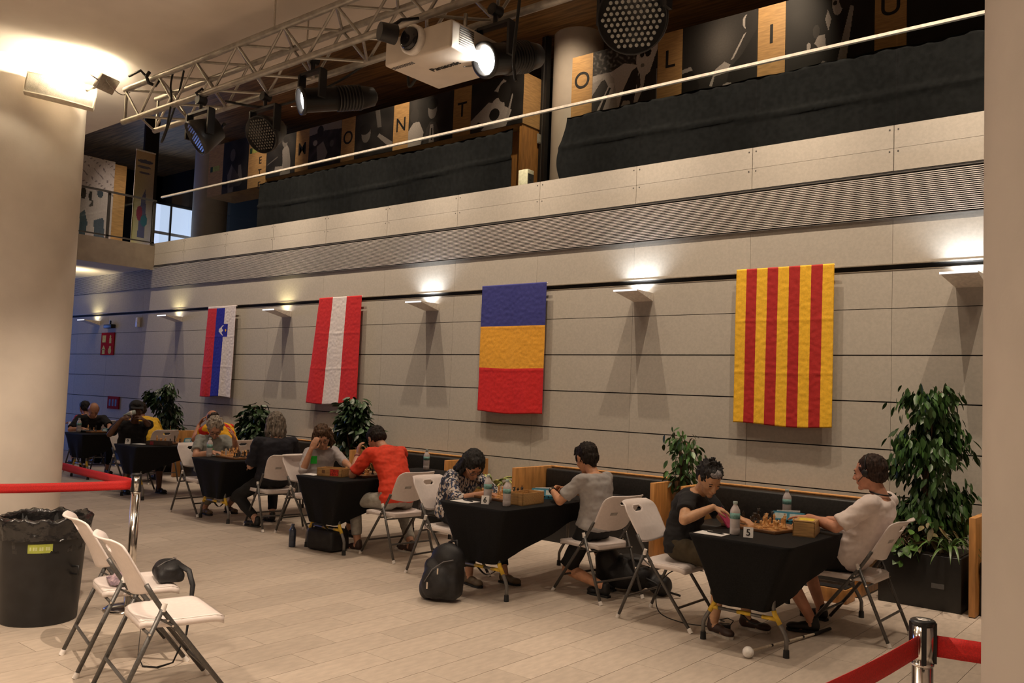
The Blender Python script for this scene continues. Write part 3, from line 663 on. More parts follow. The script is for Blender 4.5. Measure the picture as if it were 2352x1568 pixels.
# ------------------------------------------------------------------ stage lights
def yoke(t, w, h, m=M_black, y=0.0):
    b = MB(); b.box(-w-0.008, -w+0.008, -0.025, 0.025, 0, h); b.box(w-0.008, w+0.008, -0.025, 0.025, 0, h); b.box(-w, w, -0.02, 0.02, h-0.008, h+0.008)
    b.cyl((0, 0, h), (0, 0, h+0.07), 0.012); b.cyl((-0.0, -0.03, h+0.08), (0.0, 0.03, h+0.08), 0.03)
    b.build('yoke', m, t)
def led_par(label, loc, aim, r=0.13, down=0.0, k=1.0):
    t = thing('led_spotlight', label, 'stage light', loc, group='round multi-diode spotlights on the truss')
    yoke(t, r+0.015, 0.17)
    d = Vector(aim).normalized(); M = d.to_track_quat('Z', 'Y').to_matrix().to_4x4()
    b = MB(); b.lathe([(0.03, -0.16), (0.075, -0.15), (r*0.92, -0.03), (r, 0.0), (r, 0.035), (r*0.95, 0.035), (r*0.95, 0.02), (0, 0.02)], n=32, M=M); b.build('housing', M_black, t)
    b = MB(); s = r*0.17
    for i in range(-6, 7):
        for j in range(-6, 7):
            x = (i+(j % 2)*0.5)*s; y = j*s*0.87
            if x*x+y*y < (r*0.88)**2: b.cyl((x, y, 0.018), (x, y, 0.026), s*0.36, s*0.30, n=8, M=M)
    b.build('diode_lenses', mat('diode', (0.35, 0.33, 0.28), 0.15, 0.2, emit=(0.5, 0.45, 0.35), es=0.02*k) if k > 1 else mat('diode_dim', (0.09, 0.085, 0.075), 0.2, 0.2), t, kind='stuff')
    b = MB(); b.cyl((-0.05, 0, -0.18), (0.05, 0, -0.18), 0.012, M=M); b.build('rear_grip', M_black, t); return t
led_par('dark multi-diode spotlight at the left end of the truss, seen side on', (-5.32, 3.03, 3.31), (-0.30, -0.75, -0.55), 0.12)
led_par('dark round multi-diode spotlight second from the left end of the truss', (-4.93, 3.27, 3.33), (0.20, -0.80, -0.45), 0.125)
led_par('large multi-diode spotlight with pale lenses at the top right of the truss', (-1.93, 3.05, 3.28), (0.35, -0.85, -0.45), 0.15, k=1.2)
def par_can(label, loc, aim, r=0.075, L=0.34, es=60, power=0):
    t = thing('spotlight', label, 'stage light', loc, group='lit cylindrical spotlights on the truss')
    yoke(t, r+0.03, 0.17)
    d = Vector(aim).normalized(); M = d.to_track_quat('Z', 'Y').to_matrix().to_4x4()
    b = MB(); b.lathe([(0.03, -L), (r*0.8, -L+0.02), (r, -L+0.10), (r, 0.05), (r+0.012, 0.05), (r+0.012, 0.07), (r*0.93, 0.07), (r*0.93, 0.035)], n=28, M=M)
    for q in range(8): b.lathe([(r+0.006, -L+0.11+q*0.02), (r+0.006, -L+0.118+q*0.02)], n=28, M=M)
    b.build('housing', M_black, t)
    b = MB(); b.lathe([(r*0.92, 0.04), (0, 0.045)], n=28, M=M); b.build('lens', mat('hot_lens', (1, 1, 1), 0.3, emit=(1.0, 0.93, 0.85), es=es), t)
    b = MB(); b.cyl((-r-0.03, 0, -0.1), (-r-0.05, 0, 0.09), 0.004, M=M); b.build('barn_clip', M_steel, t)
    if power:
        q = Vector(loc)+d*0.09; lamp('SPOT', q, q+d, power, (1.0, 0.88, 0.75), 0.05, 70, 0.8)
    return t
par_can('brightly lit spotlight on the truss beside the white projector', (-2.81, 3.16, 3.33), (-0.10, -0.93, -0.34), 0.078, 0.34, 60, 60)
par_can('lit black profile spotlight left of the white projector', (-4.23, 3.12, 3.38), (-0.35, -0.90, -0.25), 0.072, 0.42, 40, 40)
# added lamp above the view; its flap cuts the shadow edge on the floor
t = thing('added_flap_lamp', 'added unseen lamp with black light-cutting flaps under the low ceiling, above the view', 'stage light', (-3.0, 1.6, 3.95))
b = MB(); b.box(-0.12, 0.12, -0.05, 0.05, 0.015, 0.08, ch=0.01); b.build('housing', M_black, t)
b = MB(); b.box(-0.30, 0.30, 0.080, 0.084, -0.089, 0.08); b.build('light_flap', M_black, t)
b = MB(); b.box(-0.12, 0.12, -0.10, -0.096, -0.05, 0.08); b.build('light_flap', M_black, t)
b = MB(); b.cyl((0, 0, 0.08), (0, 0, 0.10), 0.03); b.build('ceiling_mount', M_steel, t)
# truss hooks
t = thing('truss_clamp', 'black hook clamp with a handle on the top left of the truss', 'clamp', (-6.0, 3.03, 3.85)); b = MB()
b.tube([(0, 0.03, 0.04), (0.0, 0.045, 0), (0, 0.02, -0.045), (0, -0.03, -0.04), (0, -0.05, 0.0), (0.0, -0.03, 0.04)], 0.013, 8); b.build('hook', M_black, t)
b = MB(); b.tube([(0, -0.05, 0), (-0.05, -0.07, 0.05), (-0.16, -0.1, 0.02)], 0.009, 8); b.build('handle', M_black, t)
t = thing('truss_clamp', 'small clamp holding the left dark spotlight on the front chord', 'clamp', (-5.32, 3.03, 3.60)); b = MB()
b.tube([(0, 0.04, 0), (0.0, 0, 0.04), (0, -0.04, 0), (0, 0, -0.04)], 0.010, 8, closed=True); b.build('hook', M_black, t)
b = MB(); b.cyl((0, 0, -0.03), (0, 0, -0.1), 0.010); b.build('bolt', M_steel, t)
# projector
t = thing('projector', 'large cream ceiling projector with a round black lens hanging from the truss', 'projector', (-3.33, 2.9, 3.32))
M_proj = mat('projector_shell', (0.66, 0.60, 0.52), 0.5, var=0.03, scale=8)
b = MB(); b.box(0, 0.47, 0, 0.40, 0, 0.14, ch=0.012); b.build('shell', M_proj, t)
b = MB(); b.lathe([(0.075, 0), (0.075, 0.03), (0.058, 0.035), (0.056, 0.015), (0.05, 0.005)], n=32, M=Matrix.Translation((0.22, 0, 0.085)) @ Matrix.Rotation(PI/2, 4, 'X')); b.build('lens_ring', M_white, t)
b = MB(); b.lathe([(0.055, 0.0), (0.055, 0.05), (0.045, 0.055), (0.0, 0.05)], n=32, M=Matrix.Translation((0.22, 0, 0.085)) @ Matrix.Rotation(PI/2, 4, 'X')); b.build('lens', mat('lens_black', (0.01, 0.01, 0.012), 0.12), t)
b = MB()
for k in range(9): b.box(0.468, 0.473, 0.06, 0.16, 0.03+k*0.011, 0.035+k*0.011)
for k in range(12): b.box(0.02+k*0.013, 0.026+k*0.013, 0.03, 0.036+0.02, -0.002, 0.001)
b.build('vent_grille', M_tube, t, kind='stuff')
text('brand_lettering', 'Panasonic', 0.05, M_ink, t, Matrix.Translation((0.27, 0.17, -0.002)) @ Matrix.Rotation(PI, 4, 'X') @ Matrix.Rotation(PI, 4, 'Z') @ Matrix.Rotation(PI, 4, 'Z'), 0.001, 0.001)
b = MB()
for x, y in ((0.1, 0.2), (0.37, 0.2)): b.cyl((x, y, 0.14), (x, y, 0.26), 0.01)
b.box(0.06, 0.41, 0.17, 0.23, 0.14, 0.155); b.build('bracket', M_steel, t)
t = thing('camera_lens_unit', 'black round lens unit clamped in front of the projector', 'spotlight', (-3.20, 2.80, 3.44)); b = MB()
b.cyl((-0.03, -0.03, 0), (0.0, 0.05, 0), 0.045, 0.05, 24); b.build('barrel', M_black, t); b = MB(); b.tube([(0, 0.03, 0.04), (-0.02, 0.1, 0.1), (0, 0.2, 0.14)], 0.009, 8); b.build('arm', M_black, t)

# ------------------------------------------------------------------ column loudspeaker and flood lamp
t = thing('loudspeaker', 'pale curved loudspeaker mounted high on the left column', 'loudspeaker', (-6.74, 2.70, 3.80), rot=(0, R(6), R(64)))
b = MB()
def spk(u, v):
    a = (u-0.5)*2; return (a*0.225, -0.05-0.03*math.cos(a*PI/2)-0.012*math.sin(v*PI), -0.07+0.14*v)
b.grid(spk, 24, 6); M_spk = mat('speaker_shell', (0.62, 0.56, 0.44), 0.5)
b.build('grille', mat('speaker_grille', (0.50, 0.45, 0.36), 0.7, bump=0.4, bscale=400), t)
b = MB(); poly = [(-0.235, -0.05), (-0.235, 0.05), (0.235, 0.05), (0.235, -0.05)]+[((1-k/8)*0.47-0.235, -0.05-0.03*math.sin(k/8*PI)) for k in range(1, 8)]
b.prism(poly, 0.07, 0.078); b.prism(poly, -0.078, -0.07); b.box(-0.235, -0.225, -0.05, 0.05, -0.07, 0.07); b.box(0.225, 0.235, -0.05, 0.05, -0.07, 0.07); b.box(-0.23, 0.23, 0.04, 0.05, -0.07, 0.07)
b.build('cabinet', M_spk, t)
b = MB(); b.tube([(0.05, 0.0, 0.08), (0.03, 0.05, 0.11), (0.0, 0.11, 0.09)], 0.012, 8); b.box(0.08, 0.2, -0.02, 0.04, 0.08, 0.1); b.build('bracket', M_spk, t)
t = thing('flood_lamp', 'lit white flood lamp at the top of the left column shining on the ceiling', 'lamp', (-6.42, 2.88, 3.86))
d = Vector((-0.75, -0.30, 0.55)).normalized(); M = d.to_track_quat('Z', 'Y').to_matrix().to_4x4()
b = MB(); b.box(-0.085, 0.085, -0.06, 0.06, -0.03, 0.005, M=M, ch=0.004); b.build('housing', M_steel, t)
b = MB(); b.box(-0.075, 0.075, -0.05, 0.05, 0.006, 0.010, M=M); b.build('lens', mat('flood_lens', (1, 1, 1), 0.4, emit=(1.0, 0.88, 0.66), es=60), t)
b = MB(); b.tube([(0.09, 0, -0.01), (0.1, 0, 0.03), (0.1, 0, 0.09)], 0.006, 6, M=M); b.tube([(0, -0.02, -0.02), (-0.1, -0.04, -0.03), (-0.28, -0.06, -0.04)], 0.012, 8); b.build('bracket', M_steel, t)
q = Vector((-6.42, 2.88, 3.86))+d*0.03
lamp('SPOT', q, q+d, 100, (1.0, 0.85, 0.62), 0.05, 150, 0.8)
# ------------------------------------------------------------------ folding chairs
def make_chair():
    t = thing('folding_chair', 'x', 'chair')
    b = MB(); HW = 0.225
    def seat(u, v):
        x = -0.17+0.41*v; hw = (0.195+0.035*min(1, v*2.2))*(1-0.25*max(0, (v-0.9)*10)**2*0.25)*(1-0.35*max(0, 0.12-v)*8*0.5)
        y = (u*2-1)*hw; a = abs(u*2-1)
        z = 0.452 - 0.016*math.cos(a*PI/2)*math.sin(min(1, v*1.15)*PI)
        if v > 0.85: z -= 0.018*((v-0.85)/0.15)**2
        if v < 0.06: z -= 0.01*(1-v/0.06)
        return (x, y, z)
    b.grid(seat, 24, 20, th=0.004)
    def skirt(u, v):
        # rim running round the seat
        s = u*4; x0, x1 = -0.17, 0.24
        k = s % 1
        if s < 1: q = seat(k, 0)
        elif s < 2: q = seat(1, k)
        elif s < 3: q = seat(1-k, 1)
        else: q = seat(0, 1-min(k, 1))
        if u >= 0.9999: q = seat(0, 0)
        return (q[0]*(1+0.0*v), q[1], q[2]-0.034*v)
    b.grid(skirt, 64, 2, th=0.004)
    b.build('seat', M_plastic, t)
    # backrest with a hand hole
    b = MB()
    def back(u, v):          # u across, v up
        a = u*2-1; z = 0.60+0.27*v
        hw = 0.222*(1-0.10*(1-v)**2) ; 
        if v > 0.72: hw *= math.sqrt(max(0.02, 1-((v-0.72)/0.30)**2*0.42))
        y = a*hw
        x = -0.135-0.60*(z-0.60) - 0.045*(1-a*a) + (-0.035*((v-0.86)/0.14)**2 if v > 0.86 else 0)
        if v < 0.25: z -= 0.035*(1-a*a)*(1-v/0.25)
        return (x, y, z)
    n0 = len(b.f); NU, NV = 36, 26
    b.grid(back, NU, NV, th=0.010)
    keep = []; hole = lambda i, j: abs((i+0.5)/NU-0.5) < 0.145 and 0.70 < (j+0.5)/NV < 0.83 and not (abs(abs((i+0.5)/NU-0.5)-0.145) < 0.02 and not 0.73 < (j+0.5)/NV < 0.80)
    F = []; Mi = []; S = []
    for k, f in enumerate(b.f):
        q = k if k < NU*NV else (k-NU*NV if k < 2*NU*NV else None)
        if q is not None and hole(q % NU, q//NU): continue
        F.append(f); Mi.append(b.m[k]); S.append(b.sm[k])
    W = NU+1; K = (NU+1)*(NV+1)
    for j in range(NV):
        for i in range(NU):
            if not hole(i, j): continue
            for di, dj, e in ((-1, 0, (j*W+i, (j+1)*W+i)), (1, 0, (j*W+i+1, (j+1)*W+i+1)), (0, -1, (j*W+i, j*W+i+1)), (0, 1, ((j+1)*W+i, (j+1)*W+i+1))):
                if not hole(i+di, j+dj): F.append((e[0], e[1], K+e[1], K+e[0])); Mi.append(0); S.append(False)
    b.f = F; b.m = Mi; b.sm = S
    bk = b.build('backrest', M_plastic, t)
    r = 0.0125
    for s in (-1, 1):
        y = s*0.222
        b = MB(); b.tube([(-0.165, y*0.985, 0.640), (-0.135, y*0.99, 0.59), (-0.075, y, 0.50), (0.293, y, 0.02)], r, 10); l = b.build('front_leg', M_tube, t)
        b = MB(); b.cyl((0.285, y, 0.03), (0.307, y, 0.0), 0.015, 0.017, 10); b.build('foot_cap', M_whitecap, l)
        y2 = s*0.243
        b = MB(); b.tube([(-0.085, y2, 0.515), (-0.295, y2, 0.02)], r, 10); l = b.build('rear_leg', M_tube, t)
        b = MB(); b.cyl((-0.290, y2, 0.03), (-0.302, y2, 0.0), 0.015, 0.017, 10); b.build('foot_cap', M_whitecap, l)
        b = MB(); b.cyl((-0.085, y2, 0.505), (-0.073, y2, 0.545), 0.014, 0.013, 10); b.build('tube_cap', M_whitecap, l)
        b = MB(); b.cyl((-0.112, s*0.235, 0.478), (-0.03, s*0.235, 0.425), 0.006, n=6); b.build('hinge_link', M_tube, t)
        for px, ya, yb, pz in ((-0.03, 0.232, 0.245, 0.425), (-0.055, 0.232, 0.245, 0.455), (-0.145, 0.25, 0.262, 0.40)):
            b = MB(); b.cyl((px, s*ya, pz), (px, s*yb, pz), 0.006, n=8); b.build('rivet', M_chrome, t)
    b = MB(); b.cyl((0.19, -0.222, 0.155), (0.19, 0.222, 0.155), 0.009, n=8); b.build('front_crossbar', M_tube, t)
    b = MB(); b.cyl((-0.235, -0.243, 0.17), (-0.235, 0.243, 0.17), 0.009, n=8); b.build('rear_crossbar', M_tube, t)
    b = MB(); b.cyl((-0.145, -0.243, 0.40), (-0.145, 0.243, 0.40), 0.008, n=8); b.cyl((-0.01, -0.222, 0.40), (-0.01, 0.222, 0.40), 0.008, n=8); b.build('seat_bar', M_tube, t)
    b = MB(); b.grid(lambda u, v: tuple(Vector(back(0.60+0.16*u, 0.36+0.09*v))+Vector((-0.014, 0, 0))), 4, 3); b.build('maker_plate', mat('plate_grey', (0.40, 0.37, 0.35), 0.5), bk)
    return t
ch0 = make_chair()
CHAIRS = [
 ((-5.09, 2.62), 75, 'white folding chair beside the bin, holding the small black bag'),
 ((-4.36, 2.46), 76, 'nearest white folding chair, empty, in the lower left foreground'),
 ((-3.28, 5.94), 0, 'white folding chair under the person in black at table 5'),
 ((-2.12, 6.68), 179, 'white folding chair under the person in the white T-shirt'),
 ((-5.48, 5.82), 0, 'white folding chair under the person in the patterned blouse'),
 ((-4.12, 6.21), 168, 'white folding chair under the boy in the grey T-shirt'),
 ((-7.98, 6.18), 2, 'white folding chair under the curly haired person at table 7'),
 ((-6.41, 6.04), 173, 'white folding chair under the person in the red shirt'),
 ((-10.05, 6.06), 0, 'white folding chair under the person with curly white hair'),
 ((-8.60, 6.12), 168, 'white folding chair under the long-haired person in navy'),
 ((-12.62, 6.42), 4, 'white folding chair under the person in the black cap'),
 ((-11.0, 7.05), 178, 'white folding chair behind the person in the yellow and red striped shirt'),
 ((-13.45, 7.25), 178, 'white folding chair under the person in the yellow shirt at the far table'),
 ((-15.35, 7.0), 5, 'white folding chair of the bald person in black by the bluish wall'),
 ((-16.5, 7.7), 178, 'white folding chair of the person in the red shirt at the far left'),
]
for i, (p, a, lab) in enumerate(CHAIRS):
    c = ch0 if i == 0 else copy_tree(ch0)
    c.location = (p[0], p[1], 0); c.rotation_euler = (0, 0, R(a)); c['label'] = lab; c['group'] = 'white plastic folding chairs'

# ------------------------------------------------------------------ folding tables with stretched black cloths
TABLES = [(5, -2.55, 5.52, 0), (6, -4.77, 5.30, 0), (7, -7.07, 5.53, 0), (8, -9.42, 5.72, 0), (9, -11.84, 5.92, 0), (10, -14.6, 6.42, 0)]
def make_table():
    t = thing('folding_table', 'x', 'table'); hw = 0.36; LN = 1.80
    b = MB(); b.box(-hw+0.02, hw-0.02, 0.035, LN-0.035, 0.70, 0.73, ch=0.01); b.build('tabletop', M_white, t)
    for yy, nm in ((0.14, 'leg'), (LN-0.14, 'leg')):
        for s in (-1, 1):
            b = MB(); b.tube([(s*0.30, yy, 0.02), (s*0.30, yy, 0.12), (s*0.285, yy, 0.155), (s*0.215, yy, 0.27), (s*0.205, yy, 0.31), (s*0.21, yy, 0.70)], 0.0145, 10)
            l = b.build('leg', mat('table_leg_paint', (0.20, 0.19, 0.18), 0.4, 0.5), t)
            b = MB(); b.cyl((s*0.30, yy, 0.0), (s*0.30, yy, 0.05), 0.021, 0.019, 12); b.build('foot_cap', M_rubber, l)
            if yy < 1:
                b = MB(); b.tube([(s*0.255, yy, 0.205), (s*0.216, yy, 0.268), (s*0.210, yy, 0.29)], 0.0168, 10); b.build('tape', M_yellowtape, l)
        b = MB(); b.tube([(-0.232, yy, 0.235), (0.232, yy, 0.235)], 0.012, 8); cb = b.build('crossbar', mat('table_leg_paint', (0.2, 0.19, 0.18)), t)
        if yy < 1:
            b = MB(); b.tube([(-0.05, yy, 0.235), (0.05, yy, 0.235)], 0.0145, 8); b.tube([(0.13, yy, 0.235), (0.225, yy, 0.235)], 0.0145, 8); b.tube([(-0.225, yy, 0.235), (-0.19, yy, 0.235)], 0.0145, 8); b.build('tape', M_yellowtape, cb)
            b = MB(); b.grid(lambda u, v: (-0.02+0.2*u, yy-0.012+0.024*v, 0.228-0.05*math.sin(u*PI)), 10, 2, th=0.002); b.build('hanging_strap', M_rubber, cb)
    return t
def cloth_mesh(seed, hw=0.372, LN=1.82, drop=0.455):
    pts = []; rc = 0.05
    def arc(cx, cy, a0, a1, n=5):
        for k in range(n+1):
            a = a0+(a1-a0)*k/n; pts.append((cx+rc*math.cos(a), cy+rc*math.sin(a)))
    def line(p, q, n):
        for k in range(1, n): pts.append((p[0]+(q[0]-p[0])*k/n, p[1]+(q[1]-p[1])*k/n))
    arc(-hw+rc, rc, PI, 1.5*PI); line((-hw+rc, 0), (hw-rc, 0), 18); arc(hw-rc, rc, 1.5*PI, 2*PI); line((hw, rc), (hw, LN-rc), 40)
    arc(hw-rc, LN-rc, 0, PI/2); line((hw-rc, LN), (-hw+rc, LN), 12); arc(-hw+rc, LN-rc, PI/2, PI); line((-hw, LN-rc), (-hw, rc), 40)
    n = len(pts); vs = []; fs = []; rows = 16
    for j in range(rows+1):
        v = j/rows
        for i, (x, y) in enumerate(pts):
            yr = y/LN
            Ls = drop if yr < 0.04 else max(0.16, drop-(yr-0.04)*0.62)
            d = Ls*v
            k = max(0, 1-yr*1.5)
            px = x*(1-0.50*(d/drop)**0.9*k); py = y+0.075*(d/drop)*max(0, 1-yr*3)
            ff = 0.010*math.sin(i*0.55+seed)*v + 0.014*noise.noise(Vector((x*4+seed, y*3, d*3)))*v + 0.006*noise.noise(Vector((i*0.5, seed, v*2)))*v
            nx, ny = (x/hw if abs(x) > hw*0.93 else 0), (-1 if yr < 0.03 else (1 if yr > 0.97 else 0))
            vs.append((px+nx*(ff+0.004), py+ny*(ff+0.004), 0.738-d-(0.002 if j else 0)))
    for j in range(rows):
        for i in range(n): fs.append((j*n+i, (j+1)*n+i, (j+1)*n+(i+1) % n, j*n+(i+1) % n))
    fs.append(tuple(range(n)))
    me = bpy.data.meshes.new('tablecloth'); me.from_pydata(vs, [], fs); me.materials.append(M_cloth)
    me.polygons.foreach_set('use_smooth', [True]*(len(fs)-1)+[False]); me.update(); return me
tb0 = make_table()
TN = {5: 'nearest folding table, with the white cane below it', 6: 'folding table with the black backpack leaning beside it', 7: 'folding table with the black bag below it', 8: 'fourth folding table from the right, between two grey-haired players', 9: 'folding table of the player with the black cap', 10: 'farthest folding table, partly behind the left column'}
CN = {5: 'black cloth pulled tight over the nearest table, between the players in black and in white', 6: 'black cloth over the table of the patterned blouse and the boy in grey', 7: 'black cloth over the table of the player in the red shirt', 8: 'black cloth over the table of the two grey-haired players', 9: 'black cloth over the table of the player in the cap', 10: 'black cloth over the farthest table beside the left column'}
for i, (n, x, y, a) in enumerate(TABLES):
    t = tb0 if i == 0 else copy_tree(tb0)
    t.location = (x, y, 0); t['label'] = TN[n]; t['group'] = 'folding tables under black cloths'
    c = mk('tablecloth', cloth_mesh(n*1.7, drop=0.455 if n < 9 else 0.40), None, (x, y, 0.0), None, CN[n], 'tablecloth', 'stretched black tablecloths')

# ------------------------------------------------------------------ small table things
TZ = 0.7385
def bottle(x, y, z, label, s=1.0, capcol=None, lab=True, group='plastic water bottles on the tables'):
    t = thing('water_bottle', label, 'bottle', (x, y, z), group=group); s *= 0.90
    b = MB(); r = 0.036*s
    b.lathe([(r*0.80, 0), (r, 0.006*s), (r, 0.045*s), (r*0.96, 0.05*s), (r, 0.055*s), (r, 0.16*s), (r*0.93, 0.178*s), (r*0.6, 0.20*s), (r*0.40, 0.213*s), (r*0.40, 0.222*s)], n=24)
    b.build('bottle_body', mat('bottle_plastic', (0.62, 0.56, 0.55), 0.22, var=0.05, scale=30, spec=0.6, alpha=1), t)
    b = MB(); b.lathe([(r*0.42, 0.218*s), (r*0.46, 0.219*s), (r*0.46, 0.236*s), (r*0.42, 0.238*s), (0, 0.238*s)], n=16); b.build('cap', mat('bottle_cap', (0.45, 0.55, 0.52), 0.4), t)
    if lab:
        b = MB(); b.lathe([(r*1.015, 0.115*s), (r*1.015, 0.157*s)], n=24); b.build('paper_label', mat('bottle_label', (0.20, 0.42, 0.38), 0.5, var=0.2, scale=60), t)
    return t
bottle(-2.67, 5.745, TZ, 'clear water bottle at the near edge of table 5', 1.08)
bottle(-2.78, 6.95, TZ, 'clear water bottle at the far end of table 5', 1.08)
bottle(-4.85, 5.60, TZ, 'clear water bottle behind the number 6 card', 1.08)
bottle(-4.58, 5.53, TZ, 'clear water bottle beside the open wooden box on table 6', 1.02)
bottle(-9.72, 5.93, TZ, 'clear water bottle on the table of the person with curly white hair', 1.1)
bottle(-14.83, 6.6, TZ, 'clear water bottle on the farthest table', 1.1)
bottle(-7.20, 7.20, TZ, 'clear water bottle at the far end of table 7, behind the red shirt', 1.1)
bottle(-9.30, 7.2, TZ, 'clear water bottle at the far end of the table behind the navy shirt', 1.1)
def card(n, x, y, label, rz=0.0, s=0.065):
    t = thing('number_card', label, 'sign', (x, y, TZ), R(rz), 'numbered table cards')
    b = MB(); b.box(-s/2, s/2, -0.002, 0.002, 0, s, M=Matrix.Rotation(R(-12), 4, 'X')); b.build('front_face', M_paper, t)
    b = MB(); b.box(-s/2, s/2, 0.026, 0.030, 0, s*0.98, M=Matrix.Translation((0, 0, 0)) @ Matrix.Rotation(R(12), 4, 'X')); b.build('rear_face', M_paper, t)
    text('numeral', str(n), s*0.98, M_ink, t, Matrix.Rotation(R(-12), 4, 'X') @ FY(0, -0.003, s*0.5), 0.0006, 0.0008); return t
card(5, -2.55, 5.70, 'small white numeral card between the players in black and in white', 20)
card(6, -4.77, 5.475, 'small white numeral card before the person in the patterned blouse', 25)
card(7, -7.23, 5.735, 'small white numeral card against the box with the red sticker', 20)
card(9, -12.05, 6.05, 'small white numeral card before the person in the black cap', 30, 0.075)
def paper_pen(x, y, rz, label, plabel, w=0.21, l=0.15):
    t = thing('score_sheet', label, 'paper', (x, y, TZ), R(rz), 'score sheets on the tables')
    b = MB(); b.box(-w/2, w/2, -l/2, l/2, 0.0, 0.0016); b.build('sheet', M_paper, t)
    b = MB()
    for k in range(7): b.box(-w/2+0.015, w/2-0.015, -l/2+0.012+k*0.018, -l/2+0.0128+k*0.018, 0.0016, 0.0018)
    b.build('printed_lines', mat('print_grey', (0.5, 0.5, 0.5), 0.8), t)
    if plabel:
        p = thing('pen', plabel, 'pen', (x+0.02, y+0.02, TZ+0.007), R(rz-12), 'black pens on score sheets')
        b = MB(); b.cyl((-0.07, 0, 0), (0.055, 0, 0), 0.0052, n=10); b.cyl((0.055, 0, 0), (0.072, 0, 0), 0.005, 0.001, 10); b.build('barrel', M_black, p)
        b = MB(); b.box(-0.068, -0.025, -0.0015, 0.0015, 0.005, 0.008); b.build('clip', M_steel, p)
paper_pen(-2.80, 5.655, 2, 'white score sheet at the near left corner of table 5', 'black pen lying on the score sheet of table 5')
paper_pen(-4.99, 5.47, 0, 'white score sheet on the near left corner of table 6', 'black pen lying on the score sheet of table 6')
paper_pen(-7.40, 5.72, 8, 'white score sheet beside the number 7 card', None, 0.19)
paper_pen(-11.98, 6.22, 15, 'white score sheet in front of the person in the black cap', None, 0.2)
def wooden_box(x, y, rz, w, l, h, label, open_=True, sticker=None, lid=None):
    t = thing('wooden_box', label, 'box', (x, y, TZ), R(rz))
    M_box = mat('box_wood', (0.55, 0.33, 0.13), 0.5, var=0.12, scale=12, stretch=(1, 8, 8))
    b = MB(); e = 0.008
    b.box(-w/2, w/2, -l/2, l/2, 0, e); b.box(-w/2, -w/2+e, -l/2, l/2, 0, h); b.box(w/2-e, w/2, -l/2, l/2, 0, h); b.box(-w/2, w/2, -l/2, -l/2+e, 0, h); b.box(-w/2, w/2, l/2-e, l/2, 0, h)
    b.build('box_body', M_box, t)
    if lid:
        b = MB(); b.box(-w/2+0.004, w/2-0.004, -l/2+0.004, l/2-0.004, h-0.002, h+0.004, M=Matrix.Rotation(R(-2), 4, 'X')); b.build('lid', M_box, t)
        b = MB(); b.box(-w/2+0.03, w/2-0.02, -l/2+0.02, 0.02, h+0.006, h+0.0075); b.build('sticker', mat('sticker_yellow', (0.80, 0.62, 0.04), 0.6), t)
    else:
        b = MB(); b.box(-w/2+e, -w/2+e+0.006, -l/2+e, l/2-e, e, h*0.85); b.build('divider', M_box, t)
    if sticker:
        b = MB(); b.box(w*0.02, w*0.36, -l/2-0.001, -l/2, 0.01, h-0.008); b.build('sticker', mat('sticker_red', (0.75, 0.05, 0.03), 0.6, var=0.4, scale=90), t)
        b = MB(); b.box(-w*0.3, -w*0.18, -l/2-0.001, -l/2, 0.03, h-0.02); b.build('mark', mat('mark_brown', (0.2, 0.1, 0.05), 0.6), t)
    return t
wooden_box(-2.345, 6.235, 14, 0.15, 0.34, 0.10, 'closed wooden chess piece box with a yellow sticker on table 5', lid=True)
wooden_box(-4.60, 5.80, 4, 0.17, 0.32, 0.10, 'open pale wooden box on the near right corner of table 6')
wooden_box(-7.17, 5.82, 20, 0.30, 0.17, 0.085, 'wooden box with a red sticker behind the number 7 card', sticker=True)
t = wooden_box(-11.72, 6.35, 40, 0.32, 0.16, 0.06, 'dark flat wooden box with lettering on the table of the player in the cap', lid=False); 
for c in kids(t): c.data.materials[0] = mat('box_dark', (0.07, 0.045, 0.035), 0.5)
b = MB(); b.box(-0.10, -0.05, -0.081, -0.080, 0.005, 0.055); b.build('sticker', mat('sticker_maroon', (0.30, 0.03, 0.04), 0.6), t)
def clock(x, y, rz, label, s=1.0):
    t = thing('chess_clock', label, 'clock', (x, y, TZ), R(rz), 'blue chess clocks')
    Mb = mat('clock_blue', (0.03, 0.20, 0.30), 0.4)
    b = MB(); prof = [(0, 0), (0.095*s, 0), (0.095*s, 0.020*s), (0.06*s, 0.066*s), (0.028*s, 0.070*s), (0.0, 0.02*s)]
    n = len(prof); vs = [(-0.095*s, y_, z_) for y_, z_ in prof]+[(0.095*s, y_, z_) for y_, z_ in prof]
    b.add(vs, [tuple(range(n)), tuple(range(2*n-1, n-1, -1))]+[(i, n+i, n+(i+1) % n, (i+1) % n) for i in range(n)]); b.build('casing', Mb, t)
    b = MB(); 
    for x0, x1 in ((-0.08, -0.008), (0.008, 0.08)):
        b.add([(x0*s, 0.0045*s, 0.028*s), (x1*s, 0.0045*s, 0.028*s), (x1*s, 0.0215*s, 0.060*s), (x0*s, 0.0215*s, 0.060*s)], [(0, 1, 2, 3)])
    b.build('display', mat('clock_display', (0.50, 0.58, 0.55), 0.3), t)
    b = MB(); b.box(-0.07*s, 0.07*s, 0.035*s, 0.05*s, 0.068*s, 0.077*s, M=Matrix.Rotation(R(-3), 4, 'Y')); b.build('rocker', mat('clock_rocker', (0.75, 0.74, 0.72), 0.4), t)
    b = MB()
    for k in range(5): b.cyl(((-0.06+k*0.03)*s, 0.0, 0.018*s), ((-0.06+k*0.03)*s, -0.004, 0.016*s), 0.006*s, n=8)
    b.build('buttons', M_black, t)
    return t
clock(-2.64, 6.62, 12, 'blue chess clock with two displays behind the pieces on table 5', 1.25)
clock(-4.70, 6.20, 30, 'blue chess clock on table 6 behind the open box', 1.25)
clock(-11.75, 6.85, 30, 'blue chess clock at the far side of the cap player table', 1.2)
